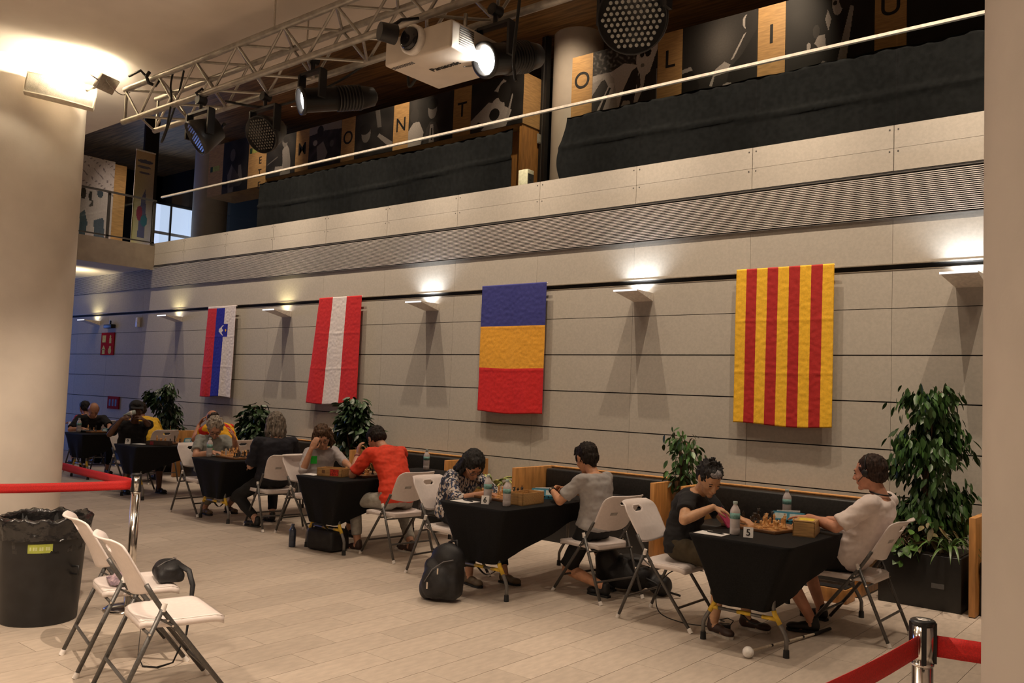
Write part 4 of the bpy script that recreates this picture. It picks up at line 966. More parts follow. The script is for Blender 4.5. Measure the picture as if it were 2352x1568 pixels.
clock(-9.02, 6.35, 40, 'chess clock at the right of the board between the grey-haired players', 0.9)
clock(-14.6, 6.95, 20, 'dark chess clock on the farthest table', 1.0)

# ------------------------------------------------------------------ chess boards and pieces
def board(x, y, rz, s, label):
    t = thing('chess_board', label, 'chess board', (x, y, TZ), R(rz), 'wooden chess boards')
    b = MB(); b.box(-s/2, s/2, -s/2, s/2, 0, 0.022, ch=0.003); b.build('board_frame', mat('board_frame', (0.18, 0.08, 0.03), 0.4, coat=0.3), t)
    q = s*0.88/8; lb_ = MB(); db = MB()
    for i in range(8):
        for j in range(8):
            x0 = -4*q+i*q; y0 = -4*q+j*q; g = 0.0008
            (lb_ if (i+j) % 2 else db).box(x0+g, x0+q-g, y0+g, y0+q-g, 0.018, 0.0245 if (i+j) % 2 == 0 else 0.0232)
    lb_.build('light_squares', M_lwood, t); db.build('dark_squares', mat('dark_square', (0.35, 0.14, 0.04), 0.4, coat=0.3), t); return t, q
PROF = {
 'pawn': [(0, 0), (.015, 0), (.016, .004), (.012, .010), (.007, .016), (.0055, .030), (.009, .033), (.005, .036), (.0085, .042), (.0085, .048), (.005, .054), (0, .056)],
 'rook': [(0, 0), (.018, 0), (.019, .005), (.014, .011), (.010, .018), (.009, .040), (.014, .044), (.014, .056), (.010, .056), (.010, .052), (0, .052)],
 'bishop': [(0, 0), (.018, 0), (.019, .005), (.013, .011), (.008, .020), (.0065, .048), (.012, .051), (.006, .055), (.010, .064), (.008, .073), (.003, .079), (.004, .083), (0, .085)],
 'knight': [(0, 0), (.018, 0), (.019, .005), (.014, .011), (.011, .018), (.010, .024), (0, .024)],
 'queen': [(0, 0), (.020, 0), (.021, .006), (.015, .012), (.009, .022), (.007, .060), (.013, .063), (.007, .067), (.013, .085), (.010, .087), (.004, .089), (.004, .093), (0, .095)],
 'king': [(0, 0), (.020, 0), (.021, .006), (.015, .012), (.009, .022), (.0075, .064), (.014, .067), (.008, .071), (.013, .088), (.011, .091), (0, .093)]}
PM = {}
def piece_mesh(kind, dark):
    k = (kind, dark)
    if k in PM: return PM[k]
    b = MB(); b.lathe(PROF[kind], n=16)
    if kind == 'king': b.box(-.002, .002, -.002, .002, .092, .108); b.box(-.006, .006, -.002, .002, .098, .102)
    if kind == 'knight':
        pl = [(-.010, .022), (.010, .022), (.008, .036), (.012, .044), (.018, .044), (.019, .050), (.010, .060), (.004, .070), (.0, .064), (-.008, .060), (-.013, .045)]
        b.prism([(p[0], p[1]) for p in pl], -.006, .006, M=Matrix.Rotation(PI/2, 4, 'X'))
    if kind == 'queen':
        for a in range(8): b.ball((.012*math.cos(a*PI/4), .012*math.sin(a*PI/4), .088), .0025, 6, 4)
    PM[k] = b.mesh(kind, M_dwood if dark else M_lwood); return PM[k]
def pieces(bt, q, where, lay):
    T = Matrix.Translation(bt.location) @ Matrix.Rotation(bt.rotation_euler[2], 4, 'Z')
    for kind, dark, sq in lay:
        for (i, j) in sq:
            p = T @ Vector(((i-3.5)*q, (j-3.5)*q, 0.0245 if (i+j) % 2 == 0 else 0.0232))
            c = 'black' if dark else 'light wooden'
            mk('chess_'+kind, piece_mesh(kind, dark), None, p, (0, 0, bt.rotation_euler[2]+(R(180) if dark else 0)+R((i*7+j*13) % 11-5)), '%s chess %s %s' % (c, kind, where), 'chess piece', '%s %ss %s' % (c, kind, where))
b5, q5 = board(-2.66, 6.245, -10, 0.46, 'wooden chess board between the players in black and in white')
pieces(b5, q5, 'on the nearest board, before the player in white', [
 ('rook', True, [(0, 1), (0, 6)]), ('bishop', True, [(0, 3)]), ('king', True, [(0, 7)]), ('queen', True, [(3, 6)]), ('pawn', True, [(1, 0), (2, 2), (1, 4), (2, 6), (1, 7)]), ('knight', True, [(2, 4)]),
 ('king', False, [(7, 3)]), ('rook', False, [(7, 1), (6, 2)]), ('bishop', False, [(5, 1), (4, 5)]), ('knight', False, [(6, 4), (3, 4)]), ('queen', False, [(4, 3)]), ('pawn', False, [(5, 0), (5, 2), (6, 3), (4, 4), (5, 6), (6, 7)])])
b6, q6 = board(-4.92, 5.93, -6, 0.44, 'wooden chess board before the person in the patterned blouse')
pieces(b6, q6, 'on the board of the patterned blouse and the boy', [
 ('king', False, [(1, 2)]), ('rook', False, [(0, 1), (0, 6)]), ('bishop', False, [(1, 4)]), ('knight', False, [(2, 1)]), ('queen', False, [(5, 2)]), ('pawn', False, [(1, 1), (1, 6), (3, 3), (4, 1), (5, 5)]),
 ('king', True, [(7, 4)]), ('rook', True, [(7, 1), (7, 6)]), ('bishop', True, [(6, 4)]), ('queen', True, [(6, 3)]), ('pawn', True, [(6, 1), (5, 3), (6, 6), (4, 4)])])
b7, q7 = board(-7.05, 6.18, -5, 0.42, 'chess board in play on table 7 under the raised arms')
pieces(b7, q7, 'on the board of the player in red', [
 ('king', True, [(4, 0)]), ('queen', True, [(5, 1)]), ('pawn', True, [(4, 2), (6, 3), (6, 5)]), ('rook', True, [(7, 7)]), ('king', False, [(0, 4)]), ('pawn', False, [(1, 2), (1, 5), (2, 3), (5, 0), (6, 1)]), ('rook', False, [(0, 0), (7, 1)])])
b8, q8 = board(-9.42, 6.20, -4, 0.46, 'chess board in play between the two grey-haired players')
pieces(b8, q8, 'on the board between the grey-haired players', [
 ('king', False, [(0, 4)]), ('queen', False, [(0, 3)]), ('rook', False, [(0, 0), (0, 7)]), ('bishop', False, [(0, 2), (3, 2)]), ('knight', False, [(2, 2), (2, 5)]), ('pawn', False, [(1, 0), (1, 1), (1, 2), (3, 4), (1, 5), (1, 6), (1, 7)]),
 ('king', True, [(7, 4)]), ('queen', True, [(7, 3)]), ('rook', True, [(7, 0), (7, 7)]), ('bishop', True, [(7, 2), (4, 2)]), ('knight', True, [(5, 2), (5, 5)]), ('pawn', True, [(6, 0), (6, 1), (6, 2), (4, 4), (6, 5), (6, 6), (6, 7)])])
b9, q9 = board(-11.95, 6.62, 5, 0.40, 'chess board on the table of the player in the cap')
pieces(b9, q9, 'on the board of the player in the cap', [('king', False, [(2, 0)]), ('pawn', False, [(1, 1), (1, 4), (4, 0), (5, 1)]), ('rook', False, [(3, 1)]), ('king', True, [(6, 4)]), ('pawn', True, [(5, 3), (6, 6)])])
t10, q10 = board(-14.75, 6.85, 5, 0.38, 'chess board on the farthest table in front of the bald player')
pieces(t10, q10, 'on the farthest board', [('king', False, [(2, 1)]), ('pawn', False, [(3, 0), (1, 4)]), ('king', True, [(6, 2)]), ('rook', True, [(5, 0)])])
t = thing('braille_board', 'small pale handheld game board under the hand of the person in the white T-shirt', 'board', (-2.30, 6.63, TZ), R(-12), None)
b = MB(); b.box(-0.10, 0.10, -0.12, 0.12, 0, 0.02, ch=0.004); b.build('board_body', mat('braille_grey', (0.35, 0.33, 0.31), 0.5), t)
for k in range(6):
    b = MB(); b.lathe([(0.004, 0.02), (0.007, 0.026), (0.003, 0.034), (0, 0.036)], (-0.06+k*0.025, -0.06+0.04*(k % 3), 0), 8); b.build('peg', M_chrome, t)
t = thing('black_folder', 'flat black folder on the farthest table before the bald player', 'folder', (-14.86, 6.62, TZ+0.0), R(8)); b = MB(); b.box(-0.06, 0.16, -0.0, 0.17, 0, 0.035, ch=0.004); b.build('cover', M_black, t); b = MB(); b.box(-0.05, 0.15, 0.005, 0.16, 0.0355, 0.038); b.build('top_sheet', mat('grey_sheet', (0.3, 0.3, 0.3), 0.6), t)

# ------------------------------------------------------------------ benches
def bench(x0, x1, label, left=True, right=True):
    cx = (x0+x1)/2; h = 0.80; y0, y1 = 7.86, 8.64
    t = thing('upholstered_bench', label, 'bench', (cx, y0, 0), group='dark benches with wooden ends along the wall')
    D = y1-y0; w = (x1-x0)/2
    for on, xx in ((left, -w), (right, w)):
        if not on: continue
        b = MB(); b.box(xx-0.025, xx+0.025, 0, D, 0.008, h, ch=0.003); b.build('end_panel', M_wood, t)
        b = MB(); b.box(xx-0.022, xx+0.022, 0.01, D-0.01, 0.0, 0.008); b.build('plinth', M_black, t)
    b = MB(); b.box(-w+0.03, w-0.03, 0.10, D-0.1, 0.32, 0.44, ch=0.02); b.build('seat_cushion', M_vinyl, t)
    b = MB(); b.box(-w+0.03, w-0.03, 0.14, D-0.1, 0.0, 0.32); b.build('seat_base', M_black, t)
    b = MB(); b.box(-w+0.03, w-0.03, D-0.20, D-0.06, 0.44, h-0.025, ch=0.02); b.build('back_cushion', M_vinyl, t)
    b = MB(); b.box(-w+0.025, w-0.025, D-0.06, D, 0, h-0.02); b.box(-w, w, D-0.075, D, h-0.014, h, ch=0.002); b.build('top_cap', M_wood, t)
bench(-1.60, 1.6, 'bench with wooden end beside the right-hand round column')
bench(-4.22, -2.50, 'bench behind table 5, left of the tall ficus')
bench(-6.42, -4.57, 'bench behind the boy in grey, right of the variegated plant')
bench(-9.35, -7.52, 'bench behind table 7')
bench(-11.66, -9.95, 'bench behind the two grey-haired players')
bench(-14.02, -12.5, 'bench behind the person in the striped yellow shirt')
bench(-17.2, -15.3, 'farthest bench under the bluish wall')
t = thing('low_stool', 'small wooden block on the floor behind the legs of the white-shirted player', 'stool', (-2.62, 7.62, 0)); b = MB(); b.box(-0.14, 0.14, -0.1, 0.12, 0, 0.12, ch=0.004); b.build('block', M_wood, t); b = MB(); b.box(-0.13, 0.13, -0.09, 0.11, 0.12, 0.128); b.build('pad', M_black, t)

# ------------------------------------------------------------------ plants
def leafmesh(L, W, m, bend=0.3):
    b = MB(); n = 4; pts = []
    for k in range(n+1):
        u = k/n; w = W*math.sin(PI*min(1, u*0.92+0.04))**0.8*(1-u*0.25)
        z = -bend*L*u*u; pts.append((u*L, w, z))
    vs = [(0, 0, 0)]
    for x, w, z in pts[1:-1]: vs += [(x, -w/2, z-0.0*w), (x, 0, z-w*0.16), (x, w/2, z)]
    vs.append((L, 0, -bend*L)); fs = [(0, 1, 2), (0, 2, 3)]
    for k in range(n-2):
        a = 1+k*3; fs += [(a, a+3, a+4, a+1), (a+1, a+4, a+5, a+2)]
    a = 1+(n-2)*3; e = len(vs)-1; fs += [(a, e, a+1), (a+1, e, a+2)]
    b.add(vs, fs, 0, True); return b
GR = mat('leaf_green', (0.045, 0.11, 0.022), 0.42, var=0.3, scale=9, col2=(0.02, 0.055, 0.015), objvar=0.5, spec=0.5)
GR2 = mat('leaf_dark', (0.022, 0.055, 0.015), 0.45, var=0.3, scale=9, objvar=0.4)
GRL = mat('leaf_lime', (0.16, 0.24, 0.05), 0.45, col2=(0.05, 0.11, 0.02), scale=14, objvar=0.3)
STEM = mat('bark', (0.10, 0.06, 0.03), 0.8, var=0.3, scale=40, bump=0.3)
def leaf_mat(p, yaw, droop, roll=0.0, s=1.0):
    return Matrix.Translation(p) @ Matrix.Rotation(yaw, 4, 'Z') @ Matrix.Rotation(droop, 4, 'Y') @ Matrix.Rotation(roll, 4, 'X') @ Matrix.Scale(s, 4)
def plant(name, label, loc, env, H0, H1, npart, nstuff, L, W, seed, pot=None, trunks=3, cat='plant', m=GR, drp=(0.2, 1.3), arms=(), tr_r=0.02):
    """env(z01)->radius of the crown at relative height; leaves hang from twigs"""
    rnd = random.Random(seed); t = thing(name, label, cat, loc)
    b = MB(); tw = []
    for k in range(trunks):
        a = 2*PI*k/max(1, trunks); r0 = 0.03+0.02*rnd.random(); tops = Vector((rnd.uniform(-.08, .08), rnd.uniform(-.06, .06), H1*0.95))
        base = Vector((r0*math.cos(a), r0*math.sin(a), (pot or (0, 0, 0))[2]*0.9))
        b.tube([base.lerp(tops, u)+Vector((0.04*math.sin(u*7+k), 0.03*math.cos(u*6+k*2), 0)) for u in [i/8 for i in range(9)]], [tr_r-(tr_r*.7)*i/8 for i in range(9)], 7)
    for k in range(46):
        z = rnd.uniform(0.0, 1.0); zz = H0+(H1-H0)*z; a = rnd.uniform(0, 2*PI); r = env(z)*rnd.uniform(0.6, 1.0)
        p0 = Vector((0, 0, zz-0.1)); p1 = Vector((r*math.cos(a), r*math.sin(a)*0.6, zz)); mid = p0.lerp(p1, 0.5)+Vector((0, 0, 0.07))
        b.tube([p0, mid, p1], [0.006, 0.004, 0.002], 5); tw.append((p0, mid, p1))
    for (a0, dx, dy, z0, z1) in arms:
        p0 = Vector((0, 0, z0)); p1 = Vector((dx, dy, z1)); mid = p0.lerp(p1, 0.5)+Vector((0, 0, 0.05)); b.tube([p0, mid, p1], [0.008, 0.006, 0.003], 5)
        for q in range(26):
            u = rnd.uniform(0.35, 1); tw.append((p0.lerp(mid, u), mid.lerp(p1, u), mid.lerp(p1, u)+Vector((rnd.uniform(-.05, .05), rnd.uniform(-.05, .05), rnd.uniform(-.03, .05)))))
    b.build('stems', STEM, t)
    lm = leafmesh(L, W, m); me = lm.mesh('leaf', m); st = MB()
    tot = npart+nstuff; spots = []
    for k in range(tot):
        p0, mid, p1 = rnd.choice(tw); u = rnd.random()**0.5
        p = (p0*(1-u)*(1-u)+mid*2*u*(1-u)+p1*u*u)+Vector((rnd.gauss(0, .05), rnd.gauss(0, .05), rnd.gauss(0, .05)))
        yaw = math.atan2(p.y, p.x)+rnd.uniform(-1.1, 1.1)
        spots.append((p.y*0.77-p.x*0.64, leaf_mat(p, yaw, rnd.uniform(*drp), rnd.uniform(-.7, .7), rnd.uniform(.7, 1.25))))
    spots.sort(key=lambda s: s[0])
    for k, (d, M) in enumerate(spots):
        if k < npart: o = mk('leaf', me, t); o.matrix_local = M
        else: st.add(lm.v, lm.f, 0, True, M)
    if nstuff: st.build('foliage', m, t, kind='stuff')
    if pot:
        kind, w, h = pot[0], pot[1], pot[2]
        b = MB()
        if kind == 'box': b.box(-w, w, -w*0.8, w*0.8, 0.0, h, ch=0.01)
        else: b.lathe([(w*0.75, 0), (w, h), (w*0.93, h), (w*0.9, h*0.9), (0, h*0.9)], n=28)
        b.build('pot', mat('planter_black', (0.012, 0.012, 0.012), 0.45), t)
        b = MB(); (b.box(-w*0.95, w*0.95, -w*0.75, w*0.75, h, h+0.008) if kind == 'box' else b.cyl((0, 0, h*0.9), (0, 0, h*0.92), w*0.9)); b.build('soil', mat('soil', (0.03, 0.02, 0.012), 0.95, bump=0.5), t)
    return t
plant('ficus_tree', 'tall bushy ficus in a black planter beside the right-hand round column', (-2.03, 8.22, 0), lambda z: 0.14+0.25*math.sin(PI*min(1, 0.18+z*0.74)), 0.60, 1.80, 300, 2900, 0.090, 0.042, 11, trunks=3, drp=(0.5, 1.5))
t = thing('planter_box', 'square black planter box under the tall ficus', 'planter', (-2.02, 8.20, 0)); b = MB()
w = 0.33
b.box(-w, w, -0.27, 0.27, 0, 0.45, ch=0.008); b.build('planter_shell', mat('planter_black', (0.012, 0.012, 0.012), 0.4), t)
b = MB(); b.box(-w+0.02, w-0.02, -0.25, 0.25, 0.45, 0.458); b.build('soil', mat('soil', (0.03, 0.02, 0.012)), t)
b = MB(); b.box(-0.05+0.15, 0.05+0.15, -0.274, -0.27, 0.18, 0.22); b.build('maker_label', mat('label_grey', (0.12, 0.12, 0.12), 0.5), t)
plant('pothos_plant', 'low leafy plant at the front left of the ficus planter', (-2.18, 8.02, 0.45), lambda z: 0.18, 0.0, 0.16, 60, 0, 0.10, 0.07, 12, trunks=1, m=mat('leaf_mid', (0.07, 0.15, 0.03), 0.4, objvar=0.4), drp=(0.0, 1.0))
plant('croton_plant', 'brownish variegated leaves at the foot of the ficus', (-1.98, 8.08, 0.45), lambda z: 0.16, 0.05, 0.24, 70, 0, 0.12, 0.05, 13, trunks=1, m=mat('leaf_tan', (0.22, 0.15, 0.08), 0.5, col2=(0.08, 0.09, 0.03), scale=20, objvar=0.4), drp=(-0.5, 0.8))
def blade_plant(name, label, loc, n, L, W, seed, m, droop=1.0, pot=None):
    rnd = random.Random(seed); t = thing(name, label, 'plant', loc)
    for k in range(n):
        a = 2*PI*k/n+rnd.uniform(-.3, .3); el = rnd.uniform(0.5, 1.25); LL = L*rnd.uniform(.7, 1.1); b = MB()
        def fn(u, v):
            r = LL*u*math.cos(el)+0.2*LL*u*u*droop; z = LL*u*math.sin(el)-droop*LL*0.8*u*u*u
            w = W*(math.sin(PI*(0.12+0.88*u)) ** 0.7)*(v-0.5)
            return (r*math.cos(a)-w*math.sin(a), r*math.sin(a)+w*math.cos(a), z+abs(v-0.5)*W*0.4)
        b.grid(fn, 9, 2, th=0.001); b.build('leaf', m, t)
    if pot:
        b = MB(); b.lathe([(pot[0]*0.75, -pot[1]), (pot[0], 0), (pot[0]*0.9, 0), (pot[0]*0.88, -0.03), (0, -0.03)], n=24); b.build('pot', mat('planter_black', (0.012, 0.012, 0.012)), t)
    return t
blade_plant('spider_plant', 'long-leaved spider plant at the right front corner of the ficus planter', (-1.80, 8.0, 0.47), 18, 0.36, 0.028, 3, mat('leaf_spider', (0.06, 0.13, 0.03), 0.4, col2=(0.10, 0.16, 0.05), objvar=0.3), 1.0)
blade_plant('dracaena_plant', 'variegated yellow-edged plant between the two benches behind table 6', (-7.02, 8.15, 0.40), 14, 0.52, 0.085, 5, mat('leaf_variegated', (0.42, 0.40, 0.12), 0.4, col2=(0.05, 0.13, 0.03), scale=14, stretch=(1, 1, 3), objvar=0.2), 0.75, pot=(0.16, 0.40))
plant('slim_ficus', 'slim ficus with thick bare stems between two benches behind table 5', (-4.42, 8.28, 0), lambda z: 0.10+0.13*z, 0.25, 1.28, 200, 160, 0.085, 0.045, 21, pot=('round', 0.15, 0.25), trunks=5, m=GR, drp=(0.3, 1.4), tr_r=0.035)
plant('rubber_plant', 'dense dark potted plant behind the person in the red shirt', (-9.66, 8.16, 0), lambda z: 0.14+0.28*math.sin(PI*min(1, z*0.8+0.2)), 0.45, 1.45, 250, 1000, 0.13, 0.065, 22, pot=('round', 0.20, 0.35), trunks=3, m=GR2, drp=(-0.2, 1.1))
plant('rubber_plant', 'dark potted plant behind the long-haired person in navy', (-12.10, 8.16, 0), lambda z: 0.16+0.22*math.sin(PI*min(1, z*0.75+0.25)), 0.40, 1.28, 0, 1100, 0.13, 0.065, 23, pot=('round', 0.2, 0.35), trunks=3, m=GR2, drp=(-0.2, 1.1))
plant('ficus_tree', 'dark ficus with two high branches behind the person in the black cap', (-14.75, 8.16, 0), lambda z: 0.18+0.26*math.sin(PI*min(1, z*0.8+0.2)), 0.45, 1.22, 0, 1300, 0.12, 0.05, 24, pot=('round', 0.2, 0.35), trunks=3, m=GR2, drp=(0.0, 1.4), arms=((0, -0.62, -0.1, 1.0, 1.40), (0, 0.18, -0.2, 1.0, 1.55)))
# ------------------------------------------------------------------ people
def V(*a): return Vector(a)
def ik(S, W, l1, l2, hint):
    d = W-S; D = d.length
    mx = (l1+l2)*0.995
    if D > mx: l1 *= D/mx; l2 *= D/mx
    D = max(D, abs(l1-l2)+1e-3); dn = d.normalized()
    a = (l1*l1-l2*l2+D*D)/(2*D); h = math.sqrt(max(0, l1*l1-a*a))
    q = Vector(hint)-dn*Vector(hint).dot(dn)
    q = q.normalized() if q.length > 1e-6 else dn.orthogonal().normalized()
    return S+dn*a+q*h
def bez(P0, P1, P2, t): return P0*(1-t)**2+P1*2*t*(1-t)+P2*t*t
def torso(b, P, N, lat, fwd, rows, bulge, n=20):
    """lofted elliptical torso: rows = (t, halfwidth, halfdepth, fwd offset)"""
    mid = (P+N)/2 - fwd*bulge
    vs = []; 
    for t, w, d, o in rows:
        if t < 0: c = P+(P-bez(P, mid, N, 0.05)).normalized()*(-t); 
        else: c = bez(P, mid, N, min(t, 1))
        tg = (bez(P, mid, N, min(1, max(t, 0)+0.03))-bez(P, mid, N, max(0, min(t, 1)-0.03))).normalized()
        f = lat.cross(tg).normalized()
        if f.dot(fwd) < 0: f = -f
        for i in range(n):
            a = 2*PI*i/n; ca = math.cos(a); sa = math.sin(a)
            vs.append(c+lat*(math.copysign(abs(ca)**0.85, ca)*w)+f*(math.copysign(abs(sa)**0.9, sa)*d+o))
    k = len(rows); fs = [(j*n+i, j*n+(i+1) % n, (j+1)*n+(i+1) % n, (j+1)*n+i) for j in range(k-1) for i in range(n)]
    fs += [tuple(range(n-1, -1, -1)), tuple(range((k-1)*n, k*n))]
    b.add(vs, fs, 0, True)
def cone_flat(b, p0, p1, r0, r1, n=16):     # round start, flat end (sleeve / trouser leg)
    b.ball(tuple(p0), r0, n, 10); b.cyl(p0, p1, r0, r1, n)
SKIN = {}
def skin(c):
    k = 'skin_%d_%d_%d' % tuple(int(x*100) for x in c)
    return mat(k, c, 0.5, var=0.08, scale=18, bump=0.05, bscale=200, spec=0.4)
def hand(b, W, d, n, s, curls, side, thumb=0.5, gap=1.0):
    """W wrist, d direction to the fingers, n palm normal, s lateral toward the thumb"""
    d = d.normalized(); n = (n-d*n.dot(d)).normalized(); s = d.cross(n)*side
    for k in range(4):
        o = (-0.028+k*0.0187)*-1
        b.rc(W+s*o*0.45+d*0.005, W+s*o+d*0.078, 0.0155, 0.0125, 10)
        L = (0.074, 0.084, 0.078, 0.060)[k]; p = W+s*o*gap+d*0.082; c = curls[k] if isinstance(curls, (list, tuple)) else curls
        ang = 0; r = 0.0092
        for q, fr in enumerate((0.45, 0.32, 0.26)):
            ang += c*(0.55 if q == 0 else 0.7); dd = d*math.cos(ang)+n*math.sin(ang)
            p2 = p+dd*L*fr; b.rc(p, p2, r, r*0.92, 8); p = p2; r *= 0.92
    p = W+s*0.018+d*0.018; dd = (d*0.62+s*0.72+n*0.25).normalized(); p2 = p+dd*0.046; b.rc(p, p2, 0.013, 0.0105, 8)
    dd = (d*0.9+s*(0.35-0.5*thumb)+n*0.6*thumb).normalized(); p3 = p2+dd*0.034; b.rc(p2, p3, 0.0105, 0.009, 8)
    dd = (d*0.95+n*0.9*thumb+s*(0.1-0.5*thumb)).normalized(); b.rc(p3, p3+dd*0.022, 0.009, 0.0075, 8)
def headM(Hc, yaw, pitch, roll=0.0, s=1.0):
    return Matrix.Translation(Hc) @ Matrix.Rotation(R(yaw), 4, 'Z') @ Matrix.Rotation(R(pitch), 4, 'Y') @ Matrix.Rotation(R(roll), 4, 'X') @ Matrix.Scale(s, 4)
def head_prims(b, M):
    def E(c, r): b.ball(c, r, 16, 12, M=M)
    def K(p, q, r0, r1): b.rc(M @ V(*p), M @ V(*q), r0*M.to_scale()[0], r1*M.to_scale()[0], 12)
    E((-.014, 0, .026), (.096, .074, .086)); E((.030, 0, -.022), (.058, .058, .080)); E((.030, 0, -.072), (.046, .046, .036))
    E((.068, 0, -.094), (.020, .024, .018)); K((.084, 0, .006), (.108, 0, -.030), .0085, .0115)
    E((.098, .011, -.034), (.009, .008, .008)); E((.098, -.011, -.034), (.009, .008, .008))
    E((.083, 0, -.056), (.011, .025, .0065)); E((.081, 0, -.067), (.011, .021, .007))
    K((.076, -.030, .022), (.076, .030, .022), .013, .013); K((.055, -.045, -.03), (.02, -.058, -.02), .016, .014); K((.055, .045, -.03), (.02, .058, -.02), .016, .014)
    E((.064, .030, -.024), (.020, .020, .018)); E((.064, -.030, -.024), (.020, .020, .018))
    for s in (-1, 1):
        E((-.006, s*.076, .000), (.017, .007, .028)); E((.000, s*.078, -.012), (.012, .007, .016)); E((-.010, s*.082, .010), (.010, .006, .017))
        E((.074, s*.031, .003), (.012, .013, .009))
def hair_mesh(M, style, vox, seed=1):
    rnd = random.Random(seed); b = MB()
    def E(c, r): b.ball(c, r, 16, 12, M=M)
    if style in ('short', 'boy', 'receding', 'spiky'):
        E((-.026, 0, .034), (.098, .083, .091)); E((-.052, 0, -.012), (.066, .074, .062)); 
        if style != 'receding': E((.022, 0, .080), (.066, .064, .036))
        for s in (-1, 1): E((-.002, s*.066, .010), (.026, .014, .034)); 
        if style == 'boy':
            for k in range(9): a = (k-4)/4; b.rc(M @ V(.030, a*.055, .092), M @ V(.078-abs(a)*.018, a*.058+.006, .052+.008*(k % 2)), .017, .007, 8)
            for s in (-1, 1): b.rc(M @ V(.01, s*.074, .04), M @ V(.028, s*.077, -.018), .014, .007, 8)
            b.rc(M @ V(-.075, 0, -.02), M @ V(-.070, 0, -.075), .05, .03, 10)
        n = {'short': 60, 'boy': 70, 'receding': 26, 'spiky': 110}[style]
        for k in range(n):
            a = rnd.uniform(-PI, PI); e = rnd.uniform(-.2, 1.45)
            if abs(a) < 0.9 and e < (1.0 if style != 'receding' else 1.3): continue
            d = V(math.cos(a)*math.cos(e), math.sin(a)*math.cos(e)*.86, math.sin(e)); p = V(-.026, 0, .034)+d*.088
            q = p+d*(.012 if style != 'spiky' else .022)+V(0, 0, -.008) if style != 'spiky' else p+d*.026
            b.rc(M @ p, M @ q, .010, .004, 6)
    elif style in ('long', 'wavy', 'bob'):
        E((-.024, 0, .036), (.104, .088, .094)); E((-.048, 0, -.02), (.075, .084, .085)); E((.012, 0, .086), (.068, .062, .034))
        zl = {'long': -.17, 'wavy': -.14, 'bob': -.185}[style]
        for k in range(30):
            a = rnd.uniform(.95, 2*PI-.95); r = .078; x = -.03+math.cos(a)*r; y = math.sin(a)*r*1.03
            z1 = zl*rnd.uniform(.7, 1.05); w = 0.014 if style != 'long' else .006
            pts = [M @ V(x*1.0, y, .05), M @ V(x*1.1+rnd.gauss(0, w), y*1.12+rnd.gauss(0, w), -.03), M @ V(x*1.12+rnd.gauss(0, w), y*1.18+rnd.gauss(0, w), z1*.7), M @ V(x*1.0+rnd.gauss(0, w*1.2), y*1.12+rnd.gauss(0, w*1.2), z1)]
            b.tube(pts, [.020, .022, .019, .010], 8)
        if style in ('wavy',):
            for k in range(70):
                a = rnd.uniform(-PI, PI); e = rnd.uniform(-.6, 1.3)
                if abs(a) < 1.0 and e < .95: continue
                d = V(math.cos(a)*math.cos(e), math.sin(a)*math.cos(e)*.9, math.sin(e)); E(V(-.026, 0, .026)+d*.100, (.017, .017, .015))
    elif style == 'curly':
        E((-.026, 0, .038), (.102, .090, .094)); E((-.05, 0, -.02), (.07, .082, .07))
        for k in range(150):
            a = rnd.uniform(-PI, PI); e = rnd.uniform(-.7, 1.5)
            if abs(a) < 1.0 and e < .75: continue
            d = V(math.cos(a)*math.cos(e), math.sin(a)*math.cos(e)*.9, math.sin(e)); r = rnd.uniform(.011, .018); E(V(-.024, 0, .032)+d*rnd.uniform(.094, .106), (r, r, r))
    elif style == 'fringe':      # bald on top, hair at the back and sides
        for s in (-1, 1): E((-.03, s*.066, .0), (.05, .018, .036))
        E((-.090, 0, -.002), (.028, .058, .038))
    me = voxel(b, vox, 2, 0.5)
    wrinkle(me, 0.007, 55, (1, 1, .45), seed); wrinkle(me, 0.003, 130, (1, 1, .4), seed)
    return me
